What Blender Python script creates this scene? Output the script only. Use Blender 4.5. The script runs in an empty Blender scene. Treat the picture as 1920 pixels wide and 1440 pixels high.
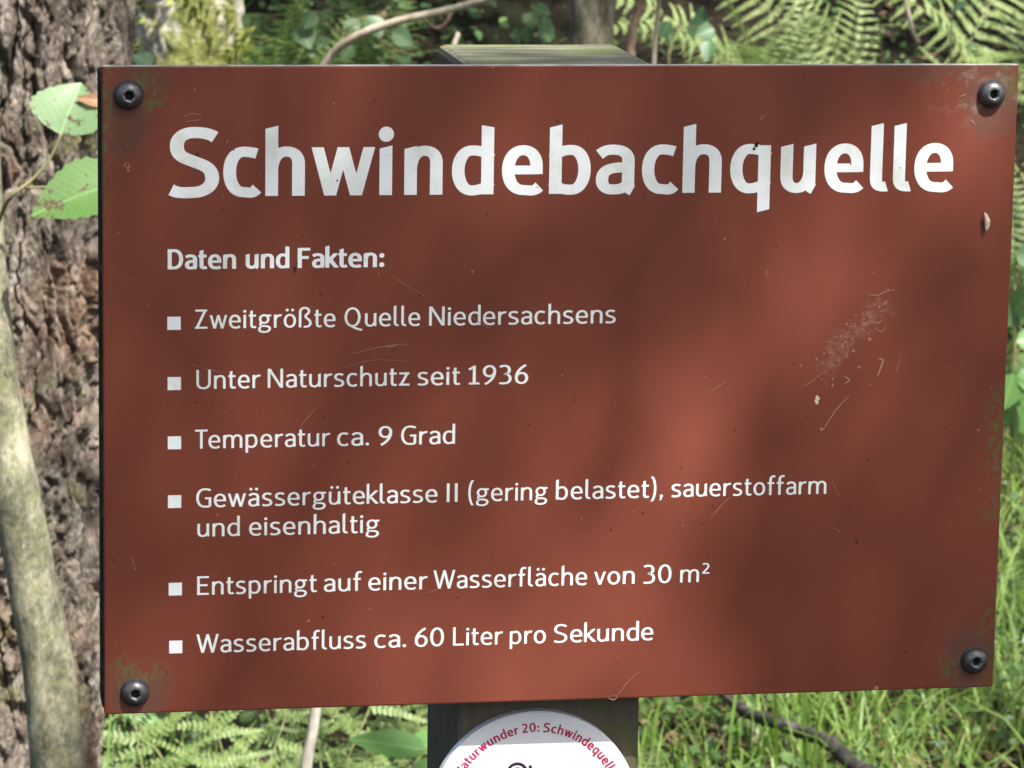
import bpy, bmesh, math, random
from mathutils import Vector, Matrix, noise
R = math.radians
rnd = random.Random(7)
sc = bpy.context.scene
COL = sc.collection

# ------------------------------------------------------------------ camera, sky, sun, exposure
SIGN_Z = 1.15
CR = ((0.9851535788, 0.0164168461, 0.1708885995), (0.0162266634, 0.9820562933, -0.1878886164), (-0.1709067631, 0.1878720947, 0.9672098812))
CW = Vector((-0.31531162, -1.64741477, 1.47229825))
FPX = 7000.0
def w2(v):                      # sign frame (x right, y up, z to the viewer) to world
    return Vector((v[0], -v[2], v[1]))
def ray(u, v):
    a = ((u - 960) / FPX, -(v - 720) / FPX, -1.0)
    d = [sum(CR[i][j] * a[i] for i in range(3)) for j in range(3)]
    return w2(d)
def at(u, v, y):
    d = ray(u, v)
    return CW + d * ((y - CW.y) / d.y)
cam_d = bpy.data.cameras.new('camera'); cam = bpy.data.objects.new('camera', cam_d); COL.objects.link(cam)
xa, ya, za = (w2(CR[i]) for i in range(3))
cam.matrix_world = Matrix(((xa.x, ya.x, za.x, CW.x), (xa.y, ya.y, za.y, CW.y), (xa.z, ya.z, za.z, CW.z), (0, 0, 0, 1)))
cam_d.sensor_width = 36; cam_d.lens = FPX / 1920 * 36; cam_d.clip_start = 0.05; cam_d.clip_end = 500
cam_d.dof.use_dof = True; cam_d.dof.focus_distance = 1.72; cam_d.dof.aperture_fstop = 52
sc.camera = cam
SUN = Vector((0.45, -1.0, 1.5)).normalized()      # towards the sun
sl = bpy.data.lights.new('sun', 'SUN'); sl.energy = 5.0; sl.angle = R(0.55); sl.color = (1, 0.97, 0.93)
so = bpy.data.objects.new('sun', sl); so.rotation_euler = SUN.to_track_quat('Z', 'Y').to_euler(); so.location = (3, -6, 9); COL.objects.link(so)
world = bpy.data.worlds.new('World'); sc.world = world; world.use_nodes = True
wn = world.node_tree.nodes; sky = wn.new('ShaderNodeTexSky'); sky.sky_type = 'NISHITA'; sky.sun_disc = False
sky.sun_elevation = math.asin(SUN.z); sky.sun_rotation = math.atan2(SUN.x, SUN.y); sky.dust_density = 4.0; sky.air_density = 0.75
world.node_tree.links.new(sky.outputs[0], wn['Background'].inputs[0]); wn['Background'].inputs[1].default_value = 0.12
sc.view_settings.view_transform = 'Standard'; sc.view_settings.look = 'None'; sc.view_settings.exposure = 1.3; sc.view_settings.gamma = 1
sc.cycles.max_bounces = 8; sc.cycles.transparent_max_bounces = 8

# ------------------------------------------------------------------ helpers
def link(o, parent=None):
    COL.objects.link(o)
    if parent: o.parent = parent
    return o
def mesh_obj(name, verts, faces, mat=None, parent=None, smooth=False):
    me = bpy.data.meshes.new(name); me.from_pydata([tuple(v) for v in verts], [], faces); me.update()
    if smooth: me.polygons.foreach_set('use_smooth', [True] * len(me.polygons))
    if mat: me.materials.append(mat)
    return link(bpy.data.objects.new(name, me), parent)
def bm_obj(name, bm, mat=None, parent=None, smooth=False):
    me = bpy.data.meshes.new(name); bm.to_mesh(me); bm.free()
    if smooth: me.polygons.foreach_set('use_smooth', [True] * len(me.polygons))
    if mat: me.materials.append(mat)
    return link(bpy.data.objects.new(name, me), parent)
def empty(name, loc=(0, 0, 0), rz=0):
    o = bpy.data.objects.new(name, None); o.location = loc; o.rotation_euler = (0, 0, rz); o.empty_display_size = .05
    return link(o)
def tag(o, label=None, cat=None, group=None, kind=None):
    if label: o['label'] = label
    if cat: o['category'] = cat
    if group: o['group'] = group
    if kind: o['kind'] = kind
    return o
def box_bm(x0, x1, y0, y1, z0, z1, bev=0, seg=2):
    bm = bmesh.new(); bmesh.ops.create_cube(bm, size=1)
    for v in bm.verts:
        v.co = Vector(((x0 + x1) / 2 + v.co.x * (x1 - x0), (y0 + y1) / 2 + v.co.y * (y1 - y0), (z0 + z1) / 2 + v.co.z * (z1 - z0)))
    if bev: bmesh.ops.bevel(bm, geom=bm.edges[:], offset=bev, segments=seg, affect='EDGES', profile=.5)
    return bm
def fbm(p, o=4):
    return noise.fractal(p, 1.0, 2.0, o, noise_basis='PERLIN_ORIGINAL')
def catmull(P, n):
    P = [Vector(p) for p in P]; out = []
    Q = [P[0] * 2 - P[1]] + P + [P[-1] * 2 - P[-2]]
    for i in range(1, len(Q) - 2):
        for k in range(n):
            t = k / n; a, b, c, d = Q[i - 1], Q[i], Q[i + 1], Q[i + 2]
            out.append(.5 * ((2 * b) + (c - a) * t + (2 * a - 5 * b + 4 * c - d) * t * t + (3 * b - a - 3 * c + d) * t ** 3))
    out.append(P[-1]); return out
def tube(pts, rad, ns=8, cap=True, rough=0, seed=0):
    V, F = [], []; up = Vector((0.31, 0.2, .93))
    for i, p in enumerate(pts):
        t = (pts[min(i + 1, len(pts) - 1)] - pts[max(i - 1, 0)]).normalized()
        a = t.cross(up)
        if a.length < 1e-3: a = t.cross(Vector((1, 0, 0)))
        a.normalize(); b = t.cross(a); r = rad[i] if isinstance(rad, (list, tuple)) else rad
        for k in range(ns):
            g = 2 * math.pi * k / ns; d = a * math.cos(g) + b * math.sin(g)
            rr = r * (1 + (rough * fbm((p + d * r) * (0.6 / max(r, 1e-3)) + Vector((seed, 0, 0)), 3) if rough else 0))
            V.append(p + d * rr)
    for i in range(len(pts) - 1):
        for k in range(ns):
            F.append((i * ns + k, i * ns + (k + 1) % ns, (i + 1) * ns + (k + 1) % ns, (i + 1) * ns + k))
    if cap:
        F.append(tuple(range(ns))[::-1]); F.append(tuple(range((len(pts) - 1) * ns, len(pts) * ns)))
    return V, F
class Acc:
    def __init__(s): s.V, s.F = [], []
    def add(s, V, F):
        n = len(s.V); s.V += V; s.F += [tuple(i + n for i in f) for f in F]
    def obj(s, name, mat, parent=None, smooth=False): return mesh_obj(name, s.V, s.F, mat, parent, smooth)

# ------------------------------------------------------------------ materials
class Mat:
    def __init__(s, name):
        s.m = bpy.data.materials.new(name); s.m.use_nodes = True; s.t = s.m.node_tree; s.N = s.t.nodes; s.b = s.N['Principled BSDF']; s.out = s.N['Material Output']
    def n(s, typ, **kw):
        nd = s.N.new(typ)
        for k, v in kw.items():
            if k.startswith('i_'): nd.inputs[int(k[2:]) if k[2:].isdigit() else k[2:]].default_value = v
            else: setattr(nd, k, v)
        return nd
    def l(s, a, b): s.t.links.new(a, b)
    def math(s, op, a, b=None, c=None, clamp=False):
        nd = s.N.new('ShaderNodeMath'); nd.operation = op; nd.use_clamp = clamp
        for i, x in enumerate((a, b, c)):
            if x is None: continue
            if isinstance(x, (int, float)): nd.inputs[i].default_value = x
            else: s.l(x, nd.inputs[i])
        return nd.outputs[0]
    def ss(s, x, lo, hi):           # smoothstep from lo to hi (may be reversed)
        nd = s.N.new('ShaderNodeMapRange'); nd.interpolation_type = 'SMOOTHSTEP'
        if lo > hi: nd.inputs[1].default_value = hi; nd.inputs[2].default_value = lo; nd.inputs[3].default_value = 1; nd.inputs[4].default_value = 0
        else: nd.inputs[1].default_value = lo; nd.inputs[2].default_value = hi
        s.l(x, nd.inputs[0]); return nd.outputs[0]
    def noise(s, vec, scale, detail=4, rough=.55, dist=0):
        nd = s.N.new('ShaderNodeTexNoise'); nd.inputs['Scale'].default_value = scale; nd.inputs['Detail'].default_value = detail
        nd.inputs['Roughness'].default_value = rough; nd.inputs['Distortion'].default_value = dist
        if vec is not None: s.l(vec, nd.inputs['Vector'])
        return nd.outputs['Fac']
    def mix(s, fac, a, b):
        nd = s.N.new('ShaderNodeMix'); nd.data_type = 'RGBA'
        for sock, x in ((nd.inputs[0], fac), (nd.inputs[6], a), (nd.inputs[7], b)):
            if isinstance(x, (int, float)): sock.default_value = x
            elif isinstance(x, tuple): sock.default_value = (*x, 1)
            else: s.l(x, sock)
        return nd.outputs[2]
    def ramp(s, fac, stops):
        nd = s.N.new('ShaderNodeValToRGB'); e = nd.color_ramp.elements
        while len(e) < len(stops): e.new(.5)
        for k, (p, c) in enumerate(stops): e[k].position = p; e[k].color = (*c, 1)
        s.l(fac, nd.inputs[0]); return nd.outputs[0]
    def obj(s): return s.n('ShaderNodeTexCoord').outputs['Object']
    def mapped(s, vec, scale=(1, 1, 1), rot=(0, 0, 0), loc=(0, 0, 0)):
        nd = s.N.new('ShaderNodeMapping'); nd.inputs[1].default_value = loc; nd.inputs[2].default_value = rot; nd.inputs[3].default_value = scale
        s.l(vec, nd.inputs[0]); return nd.outputs[0]
    def bump(s, h, strength, dist):
        nd = s.N.new('ShaderNodeBump'); nd.inputs['Strength'].default_value = strength; nd.inputs['Distance'].default_value = dist
        s.l(h, nd.inputs['Height']); s.l(nd.outputs[0], s.b.inputs['Normal'])
    def col(s, c):
        if isinstance(c, tuple): s.b.inputs['Base Color'].default_value = (*c, 1)
        else: s.l(c, s.b.inputs['Base Color'])
    def rough(s, r, spec=.5):
        if isinstance(r, (int, float)): s.b.inputs['Roughness'].default_value = r
        else: s.l(r, s.b.inputs['Roughness'])
        s.b.inputs['Specular IOR Level'].default_value = spec
def leaf_mat(name, c0, c1, c2, trans=.4, rough=.45, per='island'):
    m = Mat(name)
    r = m.n('ShaderNodeNewGeometry').outputs['Random Per Island'] if per == 'island' else m.n('ShaderNodeObjectInfo').outputs['Random']
    nz = m.noise(m.obj(), 22, 3)
    f = m.math('ADD', m.math('MULTIPLY', r, .65), m.math('MULTIPLY', nz, .45))
    c = m.ramp(f, [(.1, c0), (.5, c1), (.95, c2)])
    m.col(c); m.rough(rough, .4)
    tr = m.n('ShaderNodeBsdfTranslucent'); hs = m.n('ShaderNodeHueSaturation'); hs.inputs['Value'].default_value = 1.5; hs.inputs['Saturation'].default_value = 1.1
    m.l(c, hs.inputs['Color']); m.l(hs.outputs[0], tr.inputs[0])
    mx = m.n('ShaderNodeMixShader'); mx.inputs[0].default_value = trans
    m.l(m.b.outputs[0], mx.inputs[1]); m.l(tr.outputs[0], mx.inputs[2]); m.l(mx.outputs[0], m.out.inputs[0])
    return m.m

def sign_material():
    m = Mat('brown_sign_paint'); o = m.obj()
    big = m.noise(o, 9, 3); fine = m.noise(o, 900, 3); mid = m.noise(o, 60, 5)
    base = m.mix(big, (.137, .0345, .0205), (.154, .0408, .0240))
    sx = m.n('ShaderNodeSeparateXYZ'); m.l(o, sx.inputs[0]); X, Z = sx.outputs[0], sx.outputs[2]
    def disp(v, amp, sc_, seed):       # wobble
        return m.math('ADD', v, m.math('MULTIPLY', m.math('SUBTRACT', m.noise(m.mapped(o, loc=(seed, 0, 0)), sc_, 4, .65), .5), amp))
    xd, zd = disp(X, .02, 70, 1.3), disp(Z, .02, 70, 4.1)
    def blob(cx, cz, rx, rz, lo=1.15, hi=.55):
        a = m.math('DIVIDE', m.math('SUBTRACT', xd, cx), rx); b = m.math('DIVIDE', m.math('SUBTRACT', zd, cz), rz)
        return m.ss(m.math('SQRT', m.math('ADD', m.math('MULTIPLY', a, a), m.math('MULTIPLY', b, b))), lo, hi)
    def mx(*f):
        r = f[0]
        for q in f[1:]: r = m.math('MAXIMUM', r, q)
        return r
    grime = mx(blob(-.199, .128, .0125, .022), blob(.197, .134, .016, .022), blob(-.194, -.139, .016, .013), blob(.198, -.135, .014, .02),
               m.math('MULTIPLY', blob(.170, .146, .04, .006), .7), m.math('MULTIPLY', blob(-.190, .143, .012, .008), .8))
    base = m.mix(m.math('MULTIPLY', grime, m.math('ADD', .30, m.math('MULTIPLY', mid, .5))), base, (.075, .047, .033))
    # pale dusty scuffing round the upper right bolt
    sc1 = m.math('MULTIPLY', blob(.190, .137, .026, .016, 1.2, .5), m.ss(m.noise(o, 130, 6, .7), .5, .68))
    base = m.mix(m.math('MULTIPLY', sc1, .6), base, (.22, .155, .125))
    # green algae by the corners and down the right and left edges
    algn = m.ss(m.noise(m.mapped(o, scale=(1.6, 1, 1)), 210, 5, .7), .46, .60)
    edge = m.math('MULTIPLY', m.ss(X, .1975, .2060), m.ss(m.noise(o, 26, 2), .44, .60))
    edge2 = m.math('MULTIPLY', m.ss(X, -.2030, -.2095), m.ss(Z, .06, .12))
    alg = m.math('MULTIPLY', algn, mx(edge, edge2, blob(-.1955, -.1285, .0110, .0052, 1.6, .7), blob(-.1995, -.130, .0035, .010, 1.5, .6), blob(.1895, -.137, .006, .008, 1.5, .4), blob(-.190, .137, .006, .011, 1.4, .5)))
    base = m.mix(m.math('MULTIPLY', alg, .9), base, (.085, .095, .030))
    # long faint scuff haze right of the text
    rot = m.mapped(o, rot=(0, R(-46), 0), loc=(0, 0, 0))
    ex = m.math('DIVIDE', m.math('SUBTRACT', xd, .1345), .030); ez = m.math('DIVIDE', m.math('SUBTRACT', zd, .021), .026)
    dg = m.math('ABSOLUTE', m.math('SUBTRACT', m.math('SUBTRACT', zd, .021), m.math('MULTIPLY', m.math('SUBTRACT', xd, .1345), 1.12)))
    haze_ = m.math('MULTIPLY', m.ss(dg, .011, .002), m.ss(m.math('SQRT', m.math('ADD', m.math('MULTIPLY', ex, ex), m.math('MULTIPLY', ez, ez))), 1.0, .5))
    base = m.mix(m.math('MULTIPLY', haze_, m.math('MULTIPLY', m.ss(m.noise(o, 330, 6, .75), .40, .62), .55)), base, (.25, .135, .105))
    # tiny pale and dark specks
    vor = m.n('ShaderNodeTexVoronoi'); vor.inputs['Scale'].default_value = 95; m.l(o, vor.inputs[0])
    sp = m.math('MULTIPLY', m.ss(vor.outputs[0], .07, .03), m.math('GREATER_THAN', m.n('ShaderNodeSeparateColor').outputs[0], 2))
    cs = m.n('ShaderNodeSeparateColor'); m.l(vor.outputs[1], cs.inputs[0])
    pale = m.math('MULTIPLY', m.ss(vor.outputs[0], .075, .03), m.math('GREATER_THAN', cs.outputs[0], .86))
    dark = m.math('MULTIPLY', m.ss(vor.outputs[0], .09, .04), m.math('LESS_THAN', cs.outputs[1], .05))
    base = m.mix(m.math('MULTIPLY', pale, .6), base, (.36, .22, .17))
    base = m.mix(m.math('MULTIPLY', dark, .7), base, (.03, .015, .01))
    m.col(base)
    m.rough(m.math('ADD', .36, m.math('MULTIPLY', m.math('ADD', grime, m.math('MULTIPLY', mid, .25)), .35)), .22)
    m.bump(m.math('ADD', m.math('MULTIPLY', fine, .5), m.math('MULTIPLY', m.noise(o, 35, 2), 2)), .06, .0006)
    return m.m
M = {}
M['sign'] = sign_material()
def letter_material(name, c, dirt):
    m = Mat(name); o = m.obj(); g = m.ss(m.noise(o, 55, 5, .65), .46, .72); g2 = m.ss(m.noise(o, 420, 4, .7), .62, .72)
    m.col(m.mix(m.math('MULTIPLY', g2, .35), m.mix(m.math('MULTIPLY', g, .6), c, dirt), tuple(x * .55 for x in dirt))); m.rough(.42, .35); return m.m
M['white'] = letter_material('white_lettering', (.71, .735, .72), (.50, .53, .41))
M['black_steel'] = None
m = Mat('blackened_steel'); o = m.obj(); m.col(m.mix(m.ss(m.noise(o, 500, 4), .45, .7), (.10, .10, .104), (.17, .16, .15))); m.b.inputs['Metallic'].default_value = .75; m.rough(m.math('ADD', .28, m.math('MULTIPLY', m.noise(o, 300, 3), .22)), .5); M['black_steel'] = m.m
m = Mat('bolt_socket_dark'); m.col((.008, .008, .009)); m.rough(.6, .2); M['socket'] = m.m
m = Mat('dark_backing'); o = m.obj(); m.col(m.mix(m.ss(m.noise(o, 130, 4), .5, .75), (.018, .018, .015), (.06, .062, .045))); m.rough(.9, .08); M['backing'] = m.m
m = Mat('plate_edge'); o = m.obj(); m.col(m.mix(m.ss(m.noise(o, 90, 4), .4, .7), (.42, .40, .36), (.20, .19, .14))); m.rough(.5); M['edge'] = m.m
m = Mat('weathered_post_wood'); o = m.obj()
gr = m.noise(m.mapped(o, scale=(1, 1, .05)), 160, 6, .65); al = m.noise(o, 28, 5, .65); fx = m.noise(m.mapped(o, scale=(.12, 1, 1)), 190, 5, .6)
nrm = m.n('ShaderNodeSeparateXYZ'); m.l(m.n('ShaderNodeTexCoord').outputs['Normal'], nrm.inputs[0])
c = m.mix(gr, (.050, .040, .030), (.15, .125, .095))
side = m.mix(m.ss(al, .44, .72), c, (.085, .090, .028))
topc = m.mix(m.ss(fx, .36, .64), (.085, .088, .060), (.21, .20, .135)); topc = m.mix(m.ss(al, .44, .66), topc, (.125, .145, .045))
m.col(m.mix(m.ss(nrm.outputs[2], .5, .8), side, topc)); m.rough(.85, .25); m.bump(m.math('ADD', gr, m.math('MULTIPLY', fx, .6)), .5, .002); M['post'] = m.m
m = Mat('plaque_white'); o = m.obj(); m.col(m.mix(m.ss(m.noise(o, 40, 3), .5, .8), (.74, .75, .76), (.66, .67, .66))); m.rough(.35, .5); M['plaque'] = m.m
m = Mat('magenta_print'); m.col((.40, .008, .062)); m.rough(.4); M['magenta'] = m.m
m = Mat('dark_violet_print'); m.col((.022, .012, .028)); m.rough(.4); M['violet'] = m.m
m = Mat('wear_pale'); m.col(m.mix(m.noise(m.obj(), 400, 3), (.20, .088, .064), (.32, .18, .13))); m.rough(.6, .3); M['wear'] = m.m
m = Mat('wear_dark'); m.col((.022, .014, .011)); m.rough(.8, .2); M['wear_dark'] = m.m
m = Mat('cocoon'); m.col(m.mix(m.noise(m.obj(), 700, 3), (.30, .22, .16), (.62, .52, .42))); m.rough(.75, .2); M['cocoon'] = m.m

# ------------------------------------------------------------------ drawn letterforms (humanist signage sans, skeleton strokes)
def bez(p0, p1, p2, p3, n=9):
    o = []
    for i in range(1, n + 1):
        t = i / n; u = 1 - t
        o.append((u ** 3 * p0[0] + 3 * u * u * t * p1[0] + 3 * u * t * t * p2[0] + t ** 3 * p3[0], u ** 3 * p0[1] + 3 * u * u * t * p1[1] + 3 * u * t * t * p2[1] + t ** 3 * p3[1]))
    return o
class Pen:
    def __init__(s, x, y): s.p = [(x, y)]
    def L(s, x, y, n=1):
        x0, y0 = s.p[-1]
        for i in range(1, n + 1): s.p.append((x0 + (x - x0) * i / n, y0 + (y - y0) * i / n))
        return s
    def C(s, a, b, c, d, x, y): s.p += bez(s.p[-1], (a, b), (c, d), (x, y)); return s
    def V(s, x, y, k=.6):           # quarter leaving vertically, arriving horizontally
        x0, y0 = s.p[-1]; return s.C(x0, y0 + (y - y0) * k, x - (x - x0) * k, y, x, y)
    def Hh(s, x, y, k=.6):          # leaving horizontally, arriving vertically
        x0, y0 = s.p[-1]; return s.C(x0 + (x - x0) * k, y0, x, y - (y - y0) * k, x, y)
SL = (1, .24)                         # slanted cut rising to the right
HZ = (1, 0); VT = (0, 1)
class Style:
    def __init__(s, W, H, cap, asc, desc=-190): s.W, s.H, s.cap, s.asc, s.desc = W, H, cap, asc, desc
BOLD = Style(132, 105, 700, 709); SEMI = Style(134, 100, 700, 752); REG = Style(88, 74, 715, 765); SMALL = Style(132, 112, 700, 740)
def glyph(ch, st, wd=None):
    """-> width, list of strokes (points, closed, cut0, cut1, weight), list of dots (x, y, r)"""
    W, H, cap, asc, D = st.W, st.H, st.cap, st.asc, st.desc
    s, h = W / 2, H / 2; X = 500; ov = 11; top = X + ov - h; bot = -ov + h; S = []; dots = []
    bold = (W - 88) / 50.0
    DEF = dict(S=480, c=385, h=418, w=640, i=W, n=418, d=432, e=428, b=432, a=412, q=432, u=436, l=150 + W * .3, D=500, t=270, k=420, F=390, Z=450, g=470, r=285, o=450, Q=620, N=540,
               s=365, U=520, z=380, T=450, m=690, p=432, G=530, I=W, f=290, E=420, W=800, v=420, L=400, P=440)
    DEF.update({'ö': 450, 'ä': 412, 'ü': 436, 'ß': 470, '1': 330, '9': 430, '3': 400, '6': 430, '0': 460, '2': 410, '²': 260, ':': W * 1.25, '.': W * 1.25, ',': W * 1.3, '(': 190, ')': 190})
    if W < 100 and wd is None and ch not in 'il:.,I()1': DEF[ch] *= .93
    if wd is None: wd = DEF[ch] + (bold * 14 if ch not in 'il:.,I' else 0)
    def st_(pts, c0=None, c1=None, w=1.0, closed=False): S.append((pts.p if isinstance(pts, Pen) else pts, closed, c0, c1, w))
    def oval(x0, y0, x1, y1, w=1.0, k=.58):
        cx, cy = (x0 + x1) / 2, (y0 + y1) / 2
        p = Pen(x0, cy).V(cx, y1, k).Hh(x1, cy, k).V(cx, y0, k).Hh(x0, cy, k); st_(p.p[:-1], w=w, closed=True)
    def tail(p, xr): return p.L(xr, 120).C(xr, 75, xr + 10, 45, xr + s * .35 + 24, 28)
    def arch(x0, x1, y0=0):
        c = (x0 + x1) / 2 + 12
        st_(Pen(x0, 280).C(x0 + 8, 395, c - (c - x0) * .55, top, c, top).Hh(x1, 330, .62).L(x1, y0), HZ, HZ)
    base = {'ö': 'o', 'ä': 'a', 'ü': 'u'}.get(ch)
    if base:
        wd, S, dots = glyph(base, st, wd); cx = wd / 2 - (12 if base != 'o' else 0); r = W * .58
        return wd, S, dots + [(cx - 92, 655, r), (cx + 92, 655, r)]
    if ch == 'i': st_([(s, 0), (s, X)], HZ, SL); dots.append((s + 2, X + 128 + bold * 4, W * .60))
    elif ch == 'l': st_(Pen(s, asc).L(s, 150).C(s, 60, s + 30, h - 6, wd - s * .25, h - 2), SL, (.32, -1))
    elif ch == 'h': st_([(s, 0), (s, asc)], HZ, SL); arch(s, wd - s)
    elif ch == 'n': st_([(s, 0), (s, X - 6)], HZ, SL); arch(s, wd - s)
    elif ch == 'm':
        c = wd / 2; st_([(s, 0), (s, X - 6)], HZ, SL); arch(s, c); arch(c, wd - s)
    elif ch == 'r': st_([(s, 0), (s, X - 6)], HZ, SL); st_(Pen(s, 270).C(s + 8, 390, s + 60, top - 8, wd, top - 6), HZ, (.18, 1))
    elif ch == 'u':
        xr = wd - s - 24; c = (s + xr) / 2 - 8
        st_(Pen(s, X - 6).L(s, 165).V(c, bot, .62).C(c + (xr - c) * .5, bot, xr - 6, 105, xr, 205), SL, HZ); st_(tail(Pen(xr, X - 4), xr), SL)
    elif ch == 'a':
        xr = wd - s - 24; c = xr * .5 + 15; st_(tail(Pen(34, 408).C(90, 455, c - 60, top, c, top).Hh(xr, 345, .62), xr))
        st_(Pen(xr, 272).L(xr - 70, 272).C(s + 60, 272, s, 230, s, 142).V(c - 20, bot, .58).C(c + 50, bot, xr - 60, 40, xr - 12, 92), VT)
    elif ch == 'c': c = wd * .56; st_(Pen(wd - 14 - s * .25, X - 78 + h * .3).C(wd - 60, top - 10, c + 45, top, c, top).Hh(s, 250).V(c, bot).C(c + 60, bot, wd - 80, 14, wd - 28, 78))
    elif ch == 'e':
        c = wd * .515; bar = 252; st_(Pen(wd - s, bar - H * .42).L(wd - s, 290).V(c, top).Hh(s, 250).V(c + 8, bot).C(c + 75, bot, wd - 90, 16, wd - 34, 78), HZ)
        st_([(s, bar), (wd - s * .6, bar)], VT, VT, .88)
    elif ch in 'dq':
        xr = wd - s; c = xr * .52 + s * .2; k = .58
        st_(Pen(xr, 405).C(xr - 30, 450, c + 60, top, c, top).Hh(s, 250, k).V(c, bot, k).C(c + 55, bot, xr - 35, 55, xr, 105), HZ, HZ)
        st_([(xr, 0), (xr, asc)] if ch == 'd' else [(xr, D - 6), (xr, X - 4)], HZ if ch == 'd' else SL, (1, -.17) if ch == 'd' else HZ)
    elif ch in 'bp':
        c = wd * .5 + s * .25; k = .58
        st_(Pen(s, 395).C(s + 35, 450, c - 60, top, c, top).Hh(wd - s, 250, k).V(c, bot, k).C(c - 60, bot, s + 30, 50, s, 100), HZ, HZ)
        st_([(s, 0), (s, asc)] if ch == 'b' else [(s, D), (s, X - 6)], HZ, SL)
    elif ch == 'o': oval(s, bot, wd - s, top)
    elif ch == 'g':
        oval(20 + s, 185, wd - 85 - s * .3, top, .92); st_([(wd - 150, X - h - 4), (wd, X - h - 4)], VT, VT, .95)
        st_(Pen(115, 215).C(60, 170, 55, 100, 120, 75).L(wd * .55, 68).Hh(wd - 38 - s * .2, -25).V(wd * .5 - 10, D + h, .6).Hh(s * .9, -70, .6).C(s * .9, -20, 60, 30, 120, 75), None, None, .92)
    elif ch == 's':
        c = wd / 2; st_(Pen(wd - 38, X - 62).C(wd - 90, top - 6, c + 50, top, c, top).Hh(s * .95 + 8, 372, .58).C(s * .95 + 8, 290, c - 60, 278, c, 254).C(c + 60, 228, wd - s * .95, 215, wd - s * .95, 128).V(c - 10, bot, .58).C(c - 60, bot, 70, 25, 18, 55))
    elif ch == 'S':
        c = wd / 2; T = cap + ov - h
        st_(Pen(wd - 38, cap - 92).C(wd - 95, T - 5, c + 60, T, c, T).Hh(s + 14, 520, .60).C(s + 14, 408, c - 75, 392, c + 5, 358).C(c + 85, 325, wd - s, 305, wd - s, 185).V(c - 18, bot, .58).C(c - 90, bot, 95, 30, 22, 72), None, None, 1 + .10 * bold)
    elif ch == 't':
        xs = wd * .36; st_(Pen(xs, 648).L(xs, 150).C(xs, 50, xs + 30, h - 8, xs + 80, h - 8).C(xs + 110, h - 8, wd - 30, h, wd - 8, h + 14), SL); st_([(0, X - h), (wd - 12, X - h)], VT, VT)
    elif ch == 'f':
        xs = wd * .38; st_(Pen(wd, asc - h - 14).C(wd - 60, asc - h + 12, xs, asc - h + 16, xs, asc - 185).L(xs, 0), (.2, 1), HZ); st_([(0, X - h), (wd - 30, X - h)], VT, VT)
    elif ch == 'k':
        st_([(s, 0), (s, asc)], HZ, SL); st_([(W * .8, 220), (wd - 20 - s, X)], VT, HZ, 1); st_([(W * 1.15, 290), (wd - s, 0)], VT, HZ, 1.05)
    elif ch in 'wv':
        n = 2 if ch == 'w' else 1; u = (wd - W) / (2 * n); w = .93
        for k in range(n):
            x0 = s + 2 * k * u; st_([(x0 + (0 if k == 0 else -4), X), (x0 + u - (0 if n == 1 else 0), 0)], HZ, HZ, w); st_([(x0 + u, 0), (x0 + 2 * u, X)], HZ, HZ, w * .96)
    elif ch == 'W':
        u = (wd - W) / 4
        for k in range(2):
            x0 = s + 2 * k * u; st_([(x0, cap), (x0 + u, 0)], HZ, HZ); st_([(x0 + u, 0), (x0 + 2 * u, cap if k else cap - 10)], HZ, HZ, .95)
    elif ch in 'zZ':
        t = X if ch == 'z' else cap; st_([(12, t - h), (wd - 8, t - h)], VT, VT); st_([(0, h), (wd, h)], VT, VT); st_([(wd - s * 1.2 - 8, t), (s * 1.2, 0)], HZ, HZ, 1.0)
    elif ch == 'N': st_([(s, 0), (s, cap)], HZ, HZ); st_([(wd - s, 0), (wd - s, cap)], HZ, HZ); st_([(s * 1.15, cap), (wd - s * 1.15, 0)], HZ, HZ, 1.0)
    elif ch == 'I': st_([(s, 0), (s, cap)], HZ, HZ)
    elif ch == 'T': st_([(0, cap - h), (wd, cap - h)], VT, VT); st_([(wd / 2, 0), (wd / 2, cap)], HZ, HZ)
    elif ch == 'L': st_([(s, 0), (s, cap)], HZ, HZ); st_([(0, h), (wd, h)], VT, VT)
    elif ch in 'EF':
        st_([(s, 0), (s, cap)], HZ, HZ); st_([(0, cap - h), (wd, cap - h)], VT, VT); st_([(s, cap * .52), (wd - 45, cap * .52)], VT, VT)
        if ch == 'E': st_([(0, h), (wd, h)], VT, VT)
    elif ch == 'D':
        st_([(s, 0), (s, cap)], HZ, HZ); st_(Pen(s, cap - h).L(wd * .42, cap - h).Hh(wd - s, cap / 2, .6).V(wd * .42, h, .6).L(s, h), VT, VT)
    elif ch == 'U': st_(Pen(s, cap).L(s, 215).V(wd / 2, bot).Hh(wd - s, 215).L(wd - s, cap), HZ, HZ)
    elif ch == 'G':
        c = wd * .55; T = cap + ov - h; st_(Pen(wd - 25, cap - 75).C(wd - 90, T - 5, c + 50, T, c, T).Hh(s, cap / 2).V(c, bot).C(c + 70, bot, wd - s - 50, 15, wd - s, 60).L(wd - s, 345), None, HZ); st_([(wd * .58, 345), (wd, 345)], VT, VT)
    elif ch == 'Q': oval(s, bot, wd - 40 - s, cap + ov - h); st_(Pen(wd * .42, 20).C(wd * .55, -30, wd * .7, -90, wd + 10, -128), None, (.3, 1))
    elif ch == 'P': st_([(s, 0), (s, cap)], HZ, HZ); st_(Pen(s, cap - h).L(wd * .5, cap - h).Hh(wd - s, cap * .7, .6).V(wd * .5, cap * .38, .6).L(s, cap * .38), VT, VT)
    elif ch == 'ß':
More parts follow.
